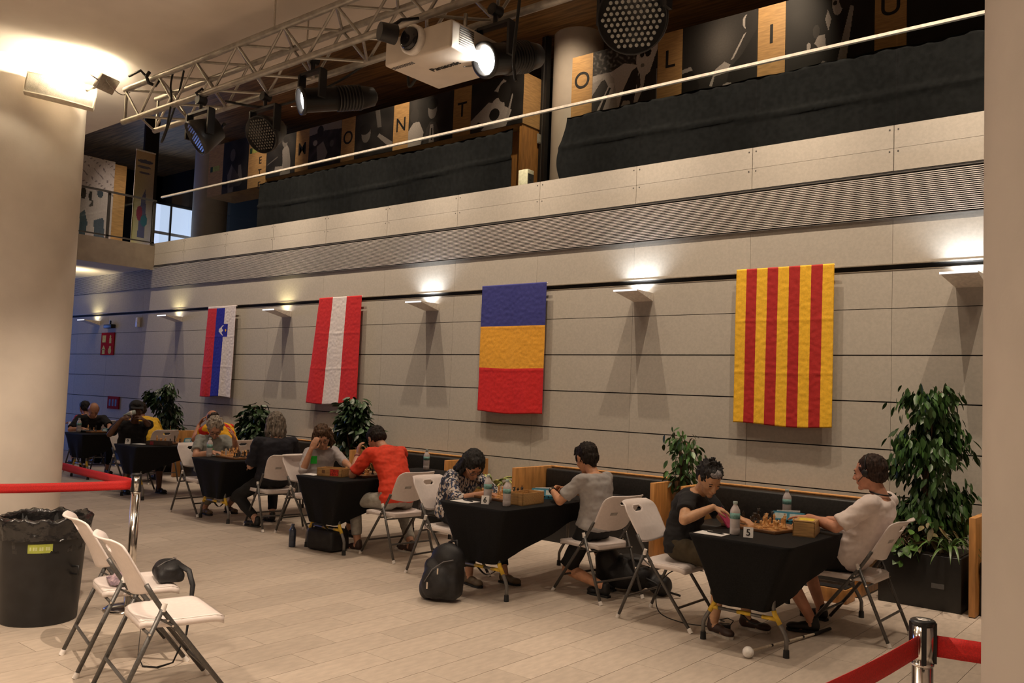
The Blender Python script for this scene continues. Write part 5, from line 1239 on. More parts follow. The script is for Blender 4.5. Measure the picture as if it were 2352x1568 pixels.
def person(label, hip, face, Hc, hd, skincol, hair, haircol, hands, feet, top, legs, shoe, S=1.0, shw=0.185, vox=0.008, bulge=0.06, torso_w=1.0, glasses=None, twist=0.0, spread=1.0, hips_z=0.545, sleeve=0.62, belly=0.0, elbows=None, shoe_cat='shoe', low=0.0, group=None, eyes=True, hscale=1.09):
    """hands: dict L/R -> (pos, dir, palm normal, curl); feet: dict L/R -> (pos, dirdeg); top=(mat, sleeve fraction); legs=(mat, length fraction)"""
    f = V(math.cos(R(face)), math.sin(R(face)), 0); l = V(-f.y, f.x, 0)
    root = thing('person', label, 'person', (hip[0], hip[1], 0), group=group); O = V(hip[0], hip[1], 0)
    Hc = V(*Hc)-O; P = V(0, 0, hips_z)
    M = headM(Hc, hd[0], hd[1], hd[2] if len(hd) > 2 else 0, S*hscale)
    R3 = M.to_3x3().normalized(); hu = R3 @ V(0, 0, 1); hf = R3 @ V(1, 0, 0)
    N = Hc - hu*0.125*S - hf*0.055*S - V(0, 0, 0.035*S) - f*0.02
    u = (N-P).normalized()
    ft = V(math.cos(R(face+twist)), math.sin(R(face+twist)), 0); lt = V(-ft.y, ft.x, 0)
    lat = lt; chf = lat.cross(u); chf = -chf if chf.dot(ft) < 0 else chf
    SC = N-u*0.055*S-chf*0.005
    w = torso_w
    rows = [(-.07, .08*w, .06, 0), (-.035, .145*w, .10, 0), (0.04, .168*w, .115+belly*.3, 0), (.16, .165*w, .110+belly*.8, belly*.4), (.34, .146*w, .104+belly, belly*.5), (.52, .146*w, .106+belly*.5, .004), (.68, .158*w, .112, .008), (.80, .165*w, .106, .004), (.90, .150*w, .085, 0), (.97, .10, .062, 0), (1.0, .055, .05, 0)]
    body = MB(); torso(body, P, N, lat, chf, rows, bulge)
    shirt = MB(); e = 0.014
    rows2 = [(t, a+e+0.004, d+e+0.003, o) for t, a, d, o in rows if t >= low]; rows2[0] = (rows2[0][0], rows2[0][1]+.006, rows2[0][2]+.008, rows2[0][3])
    rows2 = [(t, a if t < .95 else a-.006, d if t < .95 else d-.004, o) for t, a, d, o in rows2][:-1]
    torso(shirt, P, N, lat, chf, rows2, bulge)
    # neck and head
    body.rc(N-u*0.02, Hc-hu*0.07*S-hf*0.022*S, 0.056*S, 0.052*S); head_prims(body, M)
    J = {}
    for sd, sg in (('L', 1), ('R', -1)):
        hp = hands[sd]
        Sh = SC+lat*sg*shw*S; Wp = V(*hp[0])-O
        hint = (elbows or {}).get(sd, (0, 0, -1)); E_ = ik(Sh, Wp, 0.285*S, 0.255*S, V(*hint)+lat*sg*0.25)
        body.rc(SC+lat*sg*0.06-u*0.01, Sh, 0.062*S, 0.054*S); body.rc(Sh, E_, 0.050*S, 0.039*S); body.rc(E_, E_.lerp(Wp, .35), 0.040*S, 0.040*S); body.rc(E_.lerp(Wp, .35), Wp, 0.040*S, 0.026*S)
        hand(body, Wp, V(*hp[1]), V(*hp[2]), None, hp[3], sg*hp[4] if len(hp) > 4 else sg, thumb=0.5)
        J[sd] = (Sh, E_, Wp)
        shirt.rc(SC+lat*sg*0.05-u*0.015, Sh, 0.066*S, 0.066*S, 16)
        sl_ = top[1]
        if sl_ <= 1: cone_flat(shirt, Sh, Sh.lerp(E_, sl_), 0.065*S, 0.062*S+0.006)
        else: shirt.rc(Sh, E_, 0.064*S, 0.052*S, 16); cone_flat(shirt, E_, E_.lerp(Wp, sl_-1), 0.052*S, 0.044*S)
    trs = MB(); rowsP = [(t, a+.012, d+.012-(.03 if t > .1 else 0), o) for t, a, d, o in rows if t <= .16]; torso(trs, P, N, l, chf, rowsP, bulge)
    for sd, sg in (('L', 1), ('R', -1)):
        fp, fd = feet[sd]; A = V(*fp)-O; A = V(A.x, A.y, A.z+0.085)
        Hj = P+l*sg*0.095*S+V(0, 0, -0.0)
        fdir = V(math.cos(R(fd)), math.sin(R(fd)), 0)
        Kn = ik(Hj, A, 0.44*S, 0.42*S, V(0, 0, 1)+f*0.6+l*sg*0.15*spread)
        body.rc(Hj, Kn, 0.078*S, 0.053*S); body.rc(Kn, Kn.lerp(A, .3), 0.052*S, 0.056*S); body.rc(Kn.lerp(A, .3), A, 0.056*S, 0.034*S)
        body.rc(A-V(0, 0, .03), A+fdir*.10-V(0, 0, .05), 0.034*S, 0.028*S)
        lg = legs[1]
        if lg <= 1: cone_flat(trs, Hj, Hj.lerp(Kn, lg), 0.092*S, 0.085*S)
        else: trs.rc(Hj, Kn, 0.092*S, 0.069*S, 16); cone_flat(trs, Kn, Kn.lerp(A, lg-1), 0.069*S, 0.052*S)
        sh = MB(); T = Matrix.Translation(A-V(0, 0, 0.085)) @ Matrix.Rotation(R(fd), 4, 'Z')
        sh.ball((-.015, 0, .052), (.042, .036, .045), 12, 10, M=T); sh.ball((.045, 0, .045), (.065, .037, .036), 12, 10, M=T); sh.ball((.125, 0, .036), (.062, .042, .030), 12, 10, M=T)
        sh.rc(T @ V(-.01, 0, .05), T @ V(-.012, 0, .095), .038, .036)
        so = mk('shoe', voxel(sh, .010, 3), root); so.data.materials.append(shoe[0])
        so_ = MB(); so_.prism([(-.050, -.024), (-.050, .024), (.02, .028), (.10, .038), (.165, .030), (.182, 0), (.165, -.030), (.10, -.038), (.02, -.028)], 0.0, .018, M=T); so_.build('sole', shoe[1], so)
    bm_ = voxel(body, vox, 4, 0.4); bm_.materials.append(skin(skincol)); ob = mk('body', bm_, root)
    sm_ = voxel(shirt, max(vox, .010), 6, 0.5); wrinkle(sm_, 0.011, 9, (1, 1, 2.2), len(label)); wrinkle(sm_, 0.004, 26, (1, 1, 1.5), 3)
    sm_.materials.append(top[0]); mk('shirt', sm_, root)
    tm_ = voxel(trs, max(vox, .010), 5, 0.5); wrinkle(tm_, 0.008, 12, (1, 1, 1), 5); tm_.materials.append(legs[0]); mk('trousers' if legs[1] > 1 else 'shorts', tm_, root)
    if hair != 'bald':
        hm = hair_mesh(M, 'short' if hair == 'cap' else hair, max(.006, vox*.8), len(label)); k = 'hair_%d_%d_%d' % tuple(int(x*100) for x in haircol)
        hm.materials.append(mat(k, haircol, 0.62, var=0.35, scale=70, stretch=(1, 1, 0.25), bump=0.35, bscale=160, spec=0.18)); mk('hair', hm, root)
    if eyes:
        for s in (-1, 1):
            b = MB(); b.ball((.0815, s*.031, .002), (.0075, .0105, .0052), 12, 8, M=M); b.build('eye', mat('eye_dark', (0.04, 0.03, 0.025), 0.25), root)
            b = MB(); b.tube([M @ V(.086, s*.017, .018), M @ V(.088, s*.031, .022), M @ V(.080, s*.047, .018)], .0035, 6, flat=0.6); b.build('eyebrow', mat('brow_%d' % int(haircol[0]*20), tuple(c*.8 for c in haircol), 0.7), root)
    if glasses:
        b = MB()
        for s in (-1, 1):
            c = [M @ V(.098, s*.032+.024*math.cos(a), -.002+.017*math.sin(a)) for a in [k*PI/8 for k in range(16)]]; b.tube(c, .0022, 6, closed=True)
            b.tube([M @ V(.097, s*.056, .004), M @ V(.03, s*.080, .006), M @ V(-.015, s*.083, -.002)], .002, 6)
        b.tube([M @ V(.098, -.008, .002), M @ V(.102, 0, .004), M @ V(.098, .008, .002)], .002, 6); b.build('glasses', glasses, root)
    return root, M, J, O
DN = (0, 0, -1)
SH_BL = (mat('shoe_black', (0.012, 0.012, 0.013), 0.5), M_rubber)
SH_BR = (mat('shoe_brown', (0.05, 0.025, 0.02), 0.5), mat('sole_pale', (0.55, 0.50, 0.44), 0.6))
SH_TN = (mat('shoe_taupe', (0.13, 0.09, 0.055), 0.6), M_rubber)
T_black = mat('tee_black', (0.008, 0.0075, 0.009), 0.85, bump=0.1, bscale=300)
T_white = mat('tee_white', (0.82, 0.72, 0.68), 0.85, var=0.03, bump=0.1, bscale=300)
T_grey = mat('tee_grey', (0.36, 0.34, 0.33), 0.85, var=0.05, bump=0.1, bscale=300)
T_red = mat('polo_red', (0.70, 0.05, 0.018), 0.85, var=0.06, bump=0.1, bscale=300)
T_navy = mat('shirt_navy', (0.007, 0.007, 0.014), 0.85)
T_stone = mat('shirt_stone', (0.42, 0.38, 0.38), 0.85, var=0.04)
T_sage = mat('tee_sage', (0.26, 0.27, 0.25), 0.85, var=0.04)
P_black = mat('trouser_black', (0.006, 0.006, 0.007), 0.85); P_grey = mat('trouser_grey', (0.34, 0.32, 0.28), 0.85); P_khaki = mat('trouser_khaki', (0.20, 0.17, 0.13), 0.85)
P_brown = mat('trouser_olive', (0.05, 0.035, 0.015), 0.85)
def pattern_mat():
    m = mat('blouse_pattern', (0.5, 0.45, 0.42), 0.8); nt = m.node_tree; b = nt.nodes['Principled BSDF']
    tc = nt.nodes.new('ShaderNodeTexCoord'); v = nt.nodes.new('ShaderNodeTexVoronoi'); v.inputs['Scale'].default_value = 70
    mp = nt.nodes.new('ShaderNodeMapping'); mp.inputs['Scale'].default_value = (1, 1, 0.6); mp.inputs['Rotation'].default_value = (0.5, 0.7, 0)
    nt.links.new(tc.outputs['Object'], mp.inputs[0]); nt.links.new(mp.outputs[0], v.inputs['Vector'])
    sp = nt.nodes.new('ShaderNodeSeparateColor'); nt.links.new(v.outputs['Color'], sp.inputs[0])
    r = nt.nodes.new('ShaderNodeValToRGB'); r.color_ramp.interpolation = 'CONSTANT'
    cs = [(0, (.02, .025, .05)), (.26, (.55, .48, .44)), (.44, (.03, .05, .12)), (.58, (.60, .55, .52)), (.72, (.25, .17, .12)), (.80, (.05, .07, .10)), (.9, (.65, .58, .52))]
    while len(r.color_ramp.elements) < len(cs): r.color_ramp.elements.new(0.5)
    for el, (p, c) in zip(r.color_ramp.elements, cs): el.position = p; el.color = (*c, 1)
    nt.links.new(sp.outputs[0], r.inputs[0]); nt.links.new(r.outputs[0], b.inputs['Base Color']); return m
T_pat = pattern_mat()
def stripe_mat():
    m = mat('stripe_shirt', (0.85, 0.5, 0.03), 0.8); nt = m.node_tree; b = nt.nodes['Principled BSDF']
    tc = nt.nodes.new('ShaderNodeTexCoord'); w_ = nt.nodes.new('ShaderNodeTexWave'); w_.inputs['Scale'].default_value = 2.1; w_.bands_direction = 'X'
    mp = nt.nodes.new('ShaderNodeMapping'); mp.inputs['Rotation'].default_value = (0, 0.35, 0.6); nt.links.new(tc.outputs['Object'], mp.inputs[0]); nt.links.new(mp.outputs[0], w_.inputs[0])
    r = nt.nodes.new('ShaderNodeValToRGB'); r.color_ramp.interpolation = 'CONSTANT'; r.color_ramp.elements[0].color = (.85, .45, .015, 1); r.color_ramp.elements[1].position = .72; r.color_ramp.elements[1].color = (.65, .02, .015, 1)
    nt.links.new(w_.outputs[0], r.inputs[0]); nt.links.new(r.outputs[0], b.inputs['Base Color']); return m
T_stripe = stripe_mat()
WARMSK = (0.62, 0.33, 0.19)
# player in black at table 5
p5, M5, J5, O5 = person('person in a black T-shirt with short dark greying hair, leaning over board 5', (-3.24, 6.06), 5, (-3.045, 6.09, 1.075), (-34, 34, 0), (0.62, 0.35, 0.20), 'spiky', (0.03, 0.028, 0.028),
  {'R': ((-2.93, 5.93, .885), (.75, .5, -.25), (.1, .2, -1), .55, 1), 'L': ((-2.83, 6.15, .80), (.95, -.25, -.15), (0, 0, -1), .6, 1)},
  {'R': ((-2.86, 5.84, 0), -15), 'L': ((-2.75, 6.15, 0), 5)}, (T_black, .62), (P_brown, 1.55), SH_BR, vox=.0065, elbows={'R': (-.1, -.8, -.5), 'L': (-.2, .5, -.8)}, bulge=.09, shw=.175, torso_w=1.08, low=-.04)
b = MB(); b.ball((.046, .0, .084), (.046, .050, .028), 14, 10, M=M5); b.build('grey_forelock', mat('hair_silver', (0.28, 0.26, 0.27), 0.5, var=0.3, scale=90, bump=.4), p5)
t = MB(); t.grid(lambda u, v: (0.31+0.10*u, -0.06+0.07*v, 0.86-0.13*u-0.02*math.sin(v*5)+0.0), 6, 5, th=0.006)
t.build('pink_scarf_end', mat('pink_cloth', (0.50, 0.05, 0.13), 0.8), p5)
# player in white at table 5
p5b, M5b, J5b, O5b = person('person in a white T-shirt and black shorts wearing a headset', (-2.19, 6.68), 178, (-2.03, 6.62, 1.185), (176, 8, 0), (0.62, 0.30, 0.19), 'receding', (0.045, 0.028, 0.022),
  {'L': ((-2.40, 6.42, .835), (-1, .15, -.08), (0, 0, -1), .25, 1), 'R': ((-2.38, 6.78, .79), (-1, -.2, 0), (0, 0, -1), .3, 1)},
  {'L': ((-2.36, 6.42, 0), 200), 'R': ((-2.45, 6.85, 0), 170)}, (T_white, .88), (P_black, 1.22), SH_BL, vox=.0065, elbows={'L': (.3, -.5, -.7), 'R': (.3, .5, -.8)}, bulge=.05, torso_w=1.15, belly=.035, shw=.195, low=-.04, S=1.02)
b = MB(); b.tube([M5b @ V(-.01, s_*.090*math.cos(a), .02+.105*math.sin(a)) for s_, a in [(1, k*PI/12) for k in range(0, 13)]], .005, 6); b.ball((-.004, .088, .0), (.022, .012, .026), 12, 8, M=M5b); b.ball((-.004, -.088, .0), (.022, .012, .026), 12, 8, M=M5b); b.tube([M5b @ V(.0, .092, -.01), M5b @ V(.05, .08, -.05)], .003, 6); b.build('headset', M_black, p5b)
b = MB(); b.tube([M5b @ V(-.055+.062*math.cos(a), .070*math.sin(a), -.135+.018*math.cos(a)) for a in [k*PI/8 for k in range(16)]], .006, 6, closed=True); b.build('lanyard', M_black, p5b)
# player in patterned blouse at table 6
p6, M6, J6, O6 = person('person with long dark hair and glasses in a patterned blouse, bent over board 6', (-5.54, 5.94), 2, (-5.33, 5.94, 1.0), (-24, 46, 0), (0.50, 0.25, 0.15), 'bob', (0.035, 0.028, 0.026),
  {'R': ((-5.06, 5.80, .775), (1, .3, 0), (0, 0, -1), .5, 1), 'L': ((-5.05, 6.12, .775), (1, -.2, 0), (0, 0, -1), .4, 1)},
  {'R': ((-5.08, 5.66, 0), -10), 'L': ((-4.92, 5.95, 0), 0)}, (T_pat, 1.3), (P_black, 1.85), SH_TN, vox=.0065, glasses=M_tube, elbows={'R': (-.2, -.6, -.8), 'L': (-.2, .5, -.8)}, bulge=.12, torso_w=1.26, low=-.06, shw=.185)
# boy at table 6
p6b, M6b, J6b, O6b = person('boy with thick dark hair in a grey T-shirt with folded hands at table 6', (-4.19, 6.24), 172, (-4.31, 6.27, 1.125), (160, 26, 0), (0.60, 0.30, 0.17), 'boy', (0.022, 0.016, 0.013),
  {'L': ((-4.56, 6.13, .83), (-.35, .85, .1), (.8, .3, -.4), .5, 1), 'R': ((-4.50, 6.36, .82), (-.6, -.75, .1), (.8, -.4, -.4), .5, 1)},
  {'L': ((-4.02, 6.18, 0), 175), 'R': ((-4.12, 6.42, 0), 175)}, (T_grey, .80), (P_black, .92), SH_BL, S=.93, hscale=1.2, vox=.0065, elbows={'L': (-.3, -.35, -.9), 'R': (-.3, .3, -.9)}, bulge=.06, torso_w=.92, shw=.17, low=.04, hips_z=.535)
b = MB(); W_ = J6b['L'][2]; E_ = J6b['L'][1]; dd = (W_-E_).normalized(); b.cyl(W_-dd*.012, W_+dd*.012, .033, .033, 16); b.build('wristwatch', M_black, p6b)
b = MB(); q = dd.orthogonal().normalized(); b.ball(tuple(W_+V(0, -.028, .014)), (.016, .008, .016)); b.build('watch_case', M_steel, p6b)
# players at table 7
p7, M7, J7, O7 = person('person with wavy brown hair and glasses resting a cheek on one hand at table 7', (-7.96, 6.25), 0, (-7.93, 6.25, 1.085), (-38, 26, 8), (0.56, 0.29, 0.18), 'wavy', (0.11, 0.065, 0.04),
  {'R': ((-7.84, 6.03, .965), (.12, .35, .7), (-.55, .55, .2), .5, 1), 'L': ((-7.44, 6.28, .78), (1, -.2, 0), (0, 0, -1), .35, 1)},
  {'R': ((-7.7, 6.1, 0), -5), 'L': ((-7.6, 6.42, 0), 5)}, (T_stone, 1.12), (P_black, 1.85), SH_BL, vox=.008, glasses=M_tube, elbows={'R': (.4, -.4, -.9), 'L': (0, .5, -.8)}, bulge=.07, torso_w=1.1, shw=.18)
b = MB(); b.box(.155, .165, -.155, -.085, .80, .885, M=Matrix.Rotation(R(-20), 4, 'Z')); b.build('green_badge', mat('badge_green', (0.02, 0.55, 0.04), 0.6), p7)
p7b, M7b, J7b, O7b = person('person in a red shirt and grey trousers holding the forehead over board 7', (-6.48, 6.08), 176, (-6.93, 6.17, 1.125), (172, 48, 0), (0.52, 0.27, 0.17), 'short', (0.022, 0.015, 0.012),
  {'L': ((-7.015, 6.0, .965), (-.05, .15, 1), (.35, .9, 0), .75, 1), 'R': ((-7.0, 6.34, .92), (0, -.1, 1), (.4, -.8, 0), .7, 1)},
  {'L': ((-6.86, 5.92, 0), 195), 'R': ((-6.45, 6.28, 0), 180)}, (T_red, .85), (P_grey, 1.82), SH_BR, vox=.0065, elbows={'L': (.15, -.35, -1), 'R': (.1, .3, -1)}, bulge=.11, torso_w=1.12, shw=.2, S=1.03, spread=1.0, low=-.04)
b = MB(); W_ = J7b['L'][2]; dd = (W_-J7b['L'][1]).normalized(); b.cyl(W_-dd*.03, W_-dd*.018, .032, .032, 16); b.build('wristband', mat('band_maroon', (0.18, 0.02, 0.03), 0.6), p7b)
# players at table 8
p8, M8, J8, O8 = person('person with curly white hair and dark glasses in a sage T-shirt, cheek on hand', (-10.04, 6.16), 0, (-10.05, 6.19, 1.075), (-28, 38, 0), (0.55, 0.29, 0.19), 'curly', (0.42, 0.37, 0.31),
  {'L': ((-9.83, 6.33, .965), (-.25, -.2, .8), (-.5, -.6, 0), .5, 1), 'R': ((-9.78, 6.02, .79), (1, .25, 0), (0, 0, -1), .35, 1)},
  {'R': ((-9.95, 6.05, 0), -5), 'L': ((-9.9, 6.35, 0), 5)}, (T_sage, .72), (P_khaki, 1.75), SH_TN, vox=.009, glasses=M_black, elbows={'L': (.5, .1, -.9), 'R': (-.3, -.5, -.7)}, bulge=.09, torso_w=1.15)
b = MB(); b.box(.20, .21, -.13, -.06, .79, .83, M=Matrix.Rotation(R(-12), 4, 'Z')); b.build('green_badge', mat('badge_green', (0.02, 0.55, 0.04)), p8)
p8b, M8b, J8b, O8b = person('person with long grey-brown hair in a navy shirt, seen from behind at the fourth table', (-8.67, 6.14), 165, (-8.74, 6.18, 1.20), (148, 10, 0), (0.50, 0.28, 0.19), 'long', (0.19, 0.16, 0.13),
  {'L': ((-8.99, 6.06, .70), (-.9, .2, -.2), (0, .5, -.8), .4, 1), 'R': ((-8.95, 6.42, .78), (-1, -.1, 0), (0, 0, -1), .4, 1)},
  {'L': ((-8.72, 5.98, 0), 190), 'R': ((-8.95, 6.35, 0), 175)}, (T_navy, .95), (P_black, 1.85), SH_BL, vox=.009, elbows={'L': (.3, -.3, -1), 'R': (.3, .3, -.8)}, bulge=.05, torso_w=1.2, shw=.2, S=1.04)
# further players
p9, M9, J9, O9 = person('person in a black cap and black T-shirt drinking from a glass bottle', (-12.66, 6.44), 0, (-12.50, 6.38, 1.195), (-22, 8, 0), (0.12, 0.055, 0.03), 'cap', (0.012, 0.011, 0.01),
  {'R': ((-12.36, 6.10, 1.08), (.4, .6, .35), (-.3, .6, -.4), .8, 1), 'L': ((-12.12, 6.32, 1.07), (-.35, -.5, .5), (-.5, -.4, -.5), .8, 1)},
  {'R': ((-12.35, 6.2, 0), -5), 'L': ((-12.15, 6.62, 0), 5)}, (T_black, .75), (P_black, 1.5), SH_BL, vox=.010, elbows={'R': (.1, -.5, -.9), 'L': (.5, .3, -.9)}, bulge=.06, torso_w=1.3, shw=.22, S=1.06)
b = MB(); b.ball((-.018, 0, .056), (.104, .090, .082), 20, 14, M=M9); b.grid(lambda u, v: tuple(M9 @ V(.06+.10*v*math.cos((u-.5)*1.2), (u-.5)*.15, .062-.012*v)), 10, 6, th=.004); b.build('cap', mat('cap_black', (0.015, 0.015, 0.017), 0.8), p9)
t = thing('glass_bottle', 'small clear glass held to the mouth of the person in the black cap', 'bottle', (-12.31, 6.20, 1.165), rot=(R(-72), R(12), R(-40)))
b = MB(); b.lathe([(0.012, -0.10), (0.014, -0.05), (0.03, -0.02), (0.032, 0.07), (0.0, 0.072)], n=18); b.build('bottle_glass', mat('glass_grey', (0.45, 0.52, 0.50), 0.1), t); b = MB(); b.lathe([(0.0315, 0.0), (0.033, 0.0), (0.033, 0.03), (0.0315, 0.03)], n=18); b.build('paper_band', M_white, t)
p9b, M9b, J9b, O9b = person('bald person in a yellow shirt with red stripes holding the head with both hands', (-11.02, 7.05), 178, (-11.45, 7.0, 1.12), (176, 50, 0), (0.55, 0.25, 0.15), 'fringe', (0.05, 0.04, 0.035),
  {'L': ((-11.58, 6.87, 1.03), (.35, .2, .8), (.6, .5, 0), .4, 1), 'R': ((-11.56, 7.16, 1.03), (.3, -.2, .8), (.6, -.5, 0), .4, 1)},
  {'L': ((-11.3, 6.95, 0), 180), 'R': ((-11.35, 7.25, 0), 180)}, (T_stripe, .5), (P_black, 1.8), SH_BL, vox=.010, elbows={'L': (-.1, -.25, -1), 'R': (-.1, .3, -1)}, bulge=.13, torso_w=1.1)
p10, M10, J10, O10 = person('bald person in a black T-shirt leaning over the farthest board by the bluish wall', (-15.38, 7.0), 0, (-15.10, 6.95, 1.10), (-20, 38, 0), (0.55, 0.28, 0.19), 'fringe', (0.05, 0.04, 0.04),
  {'R': ((-14.93, 6.72, .79), (1, .35, 0), (0, 0, -1), .5, 1), 'L': ((-14.78, 7.08, .79), (.9, -.5, 0), (0, 0, -1), .5, 1)},
  {'R': ((-15.0, 6.8, 0), 0), 'L': ((-15.0, 7.2, 0), 0)}, (T_black, .85), (P_black, 1.8), SH_BL, vox=.011, elbows={'R': (-.2, -.6, -.6), 'L': (.1, .6, -.6)}, bulge=.08, torso_w=1.25, shw=.21)
p10b, M10b, J10b, O10b = person('dark haired person in a yellow shirt behind the person in the cap', (-13.46, 7.28), 178, (-14.02, 7.22, 1.14), (178, 20, 0), (0.30, 0.14, 0.08), 'short', (0.03, 0.02, 0.015),
  {'L': ((-14.05, 7.08, .95), (0, .3, 1), (-.5, .6, 0), .6, 1), 'R': ((-14.1, 7.40, .80), (-1, -.1, 0), (0, 0, -1), .4, 1)},
  {'L': ((-13.8, 7.15, 0), 180), 'R': ((-13.8, 7.45, 0), 180)}, (mat('tee_yellow', (0.70, 0.42, 0.02), 0.8), .8), (P_black, 1.8), SH_BL, vox=.011, bulge=.12, S=1.05, elbows={'L': (-.2, -.2, -1), 'R': (0, .4, -.9)})
p11, M11, J11, O11 = person('dark haired person in a red shirt with a yellow collar at the far left', (-16.72, 7.72), 178, (-16.95, 7.62, 1.07), (185, 15, 0), (0.50, 0.26, 0.18), 'short', (0.03, 0.026, 0.024),
  {'L': ((-17.15, 7.45, .78), (-1, .1, 0), (0, 0, -1), .4, 1), 'R': ((-17.15, 7.9, .78), (-1, -.1, 0), (0, 0, -1), .4, 1)},
  {'L': ((-17.0, 7.5, 0), 180), 'R': ((-17.0, 7.9, 0), 180)}, (mat('tee_red', (0.55, 0.02, 0.015), 0.8), .8), (P_black, 1.8), SH_BL, vox=.012, bulge=.08)
b = MB(); b.tube([M11 @ V(-.055+.068*math.cos(a), .076*math.sin(a), -.135+.02*math.cos(a)) for a in [k*PI/8 for k in range(16)]], .012, 6, closed=True); b.build('collar', FYL, p11)
# ------------------------------------------------------------------ bin, stanchions, belts
t = thing('waste_bin', 'tall round black waste bin with a bin liner and a yellow-green label', 'bin', (-6.31, 2.62, 0))
M_bin = mat('bin_plastic', (0.012, 0.012, 0.013), 0.5, var=0.2, scale=10)
b = MB(); b.lathe([(0.0, 0.004), (0.235, 0.0), (0.24, 0.01), (0.272, 0.67), (0.282, 0.69), (0.27, 0.69), (0.23, 0.03), (0, 0.03)], n=48); b.build('bin_body', M_bin, t)
b = MB()
def liner(u, v):
    a = 2*PI*u
    if v < 0.35: r = 0.262+0.0*v; z = 0.48+0.22*v/0.35
    elif v < 0.55: k = (v-0.35)/0.2; r = 0.262+0.035*k; z = 0.70+0.012*math.sin(k*PI)
    else: k = (v-0.55)/0.45; r = 0.297-0.008*k; z = 0.70-0.13*k
    n = noise.noise(Vector((math.cos(a)*4, math.sin(a)*4, v*3)))*0.016+noise.noise(Vector((math.cos(a)*13, math.sin(a)*13, v*7)))*0.009
    return ((r+n)*math.cos(a), (r+n)*math.sin(a), z+n*1.3)
b.grid(liner, 120, 30, th=0.0); M_bag = mat('bin_liner', (0.016, 0.015, 0.015), 0.22, var=0.2, scale=20, bump=0.5, bscale=40, spec=0.7); b.build('bin_liner', M_bag, t)
def lab(u, v): a = R(-32)+R(30)*u; return (0.294*math.cos(a)*(1-0.0*v), 0.294*math.sin(a), 0.555+0.062*v)
def lab2(u, v, k=0.0): a = R(-42)+R(32)*u; r = 0.24+0.032*(0.49+0.06*v)/0.67+0.002+k; return (r*math.cos(a), r*math.sin(a), 0.49+0.06*v)
b = MB(); b.grid(lab2, 14, 2); lo = b.build('sticker', mat('label_green', (0.36, 0.40, 0.06), 0.6), t)
b = MB()
for k in range(7): b.grid(lambda u, v: lab2(0.08+k*0.125+0.07*u+0.02*math.sin(k*9), 0.28+0.4*v, 0.0015), 2, 2)
b.build('faded_lettering', mat('label_pale', (0.52, 0.55, 0.25), 0.6), lo)
b = MB(); b.tube([(0.24, 0.10, 0.38), (0.29, 0.12, 0.385), (0.29, 0.12, 0.33), (0.24, 0.10, 0.33)], 0.008, 8); b.build('side_handle', M_bin, t)
def stanchion(x, y, h, label, capped=True):
    t = thing('stanchion', label, 'barrier post', (x, y, 0), group='steel barrier posts')
    b = MB(); b.lathe([(0, 0), (0.17, 0), (0.175, 0.012), (0.15, 0.022), (0.04, 0.035), (0, 0.035)], n=36); b.build('base', M_chrome, t)
    b = MB(); b.lathe([(0.0315, 0.03), (0.0315, h-0.14)], n=28); b.lathe([(0.0315, h-0.14), (0.034, h-0.138), (0.034, h-0.13), (0.0315, h-0.13)], n=28); b.build('pole', M_chrome, t)
    b = MB(); b.lathe([(0.033, h-0.13), (0.033, h-0.005)], n=28); hd = b.build('belt_head', M_chrome, t)
    b = MB(); b.lathe([(0.036, h-0.012), (0.037, h), (0.033, h+0.003)], n=28)
    for a in (0, 90, 180, 270):
        T = Matrix.Rotation(R(a+20), 4, 'Z'); b.box(0.030, 0.040, -0.007, 0.007, h-0.13, h-0.005, M=T)
    b.build('belt_clips', M_black, hd)
    b = MB(); b.lathe([(0.033, h+0.0025), (0, h+0.0035)], n=28); b.build('top_cap', M_white if capped else M_steel, hd)
    if capped:
        b = MB()
        for k in range(5): b.box(-0.02+k*0.009, -0.014+k*0.009, -0.006+0.002*(k % 2), 0.006, h+0.0036, h+0.0042)
        b.build('cap_lettering', mat('cap_grey', (0.35, 0.34, 0.33), 0.5), hd)
    return t
stanchion(-0.75, 3.0, 1.0, 'chrome barrier post at the lower right beside the round column')
stanchion(-6.16, 3.18, 0.975, 'steel barrier post behind the waste bin', False)
stanchion(-9.3, 3.55, 0.975, 'barrier post hidden behind the left column', False)
stanchion(-6.98, 1.55, 0.975, 'barrier post beyond the left edge of the view', False)
stanchion(-0.95, 1.15, 1.0, 'barrier post below the lower edge of the view, near the camera')
stanchion(1.3, 3.7, 1.0, 'barrier post hidden behind the right-hand round column')
def belt(p, q, z, label, h=0.066, sag=0.02, twist=0.0, z2=None):
    p = Vector(p).to_3d(); q = Vector(q).to_3d(); d = (q-p).normalized(); n = Vector((-d.y, d.x, 0)); z2 = z if z2 is None else z2
    b = MB(); O = Vector((p.x, p.y, z))
    def fn(u, v):
        c = p.lerp(q, u); zz = z+(z2-z)*u - sag*math.sin(u*PI); hh = (v-0.5)*h
        return (c.x-O.x+n.x*0.004*math.sin(u*9), c.y-O.y, zz-O.z+hh)
    b.grid(fn, 24, 3, th=0.002); o = b.build('barrier_belt', M_belt); o.location = O; o['label'] = label; o['category'] = 'belt'; o['group'] = 'red barrier belts'
belt((-0.755, 2.965), (-0.94, 1.19), 0.925, 'bright red belt running from the lower right post toward the camera')
belt((-0.715, 3.01), (1.26, 3.69), 0.925, 'red belt running from the lower right post behind the round column')
belt((-6.175, 3.145), (-6.96, 1.59), 0.895, 'red belt passing in front of the left column')
belt((-6.195, 3.19), (-9.26, 3.54), 0.90, 'red belt running behind the left column')

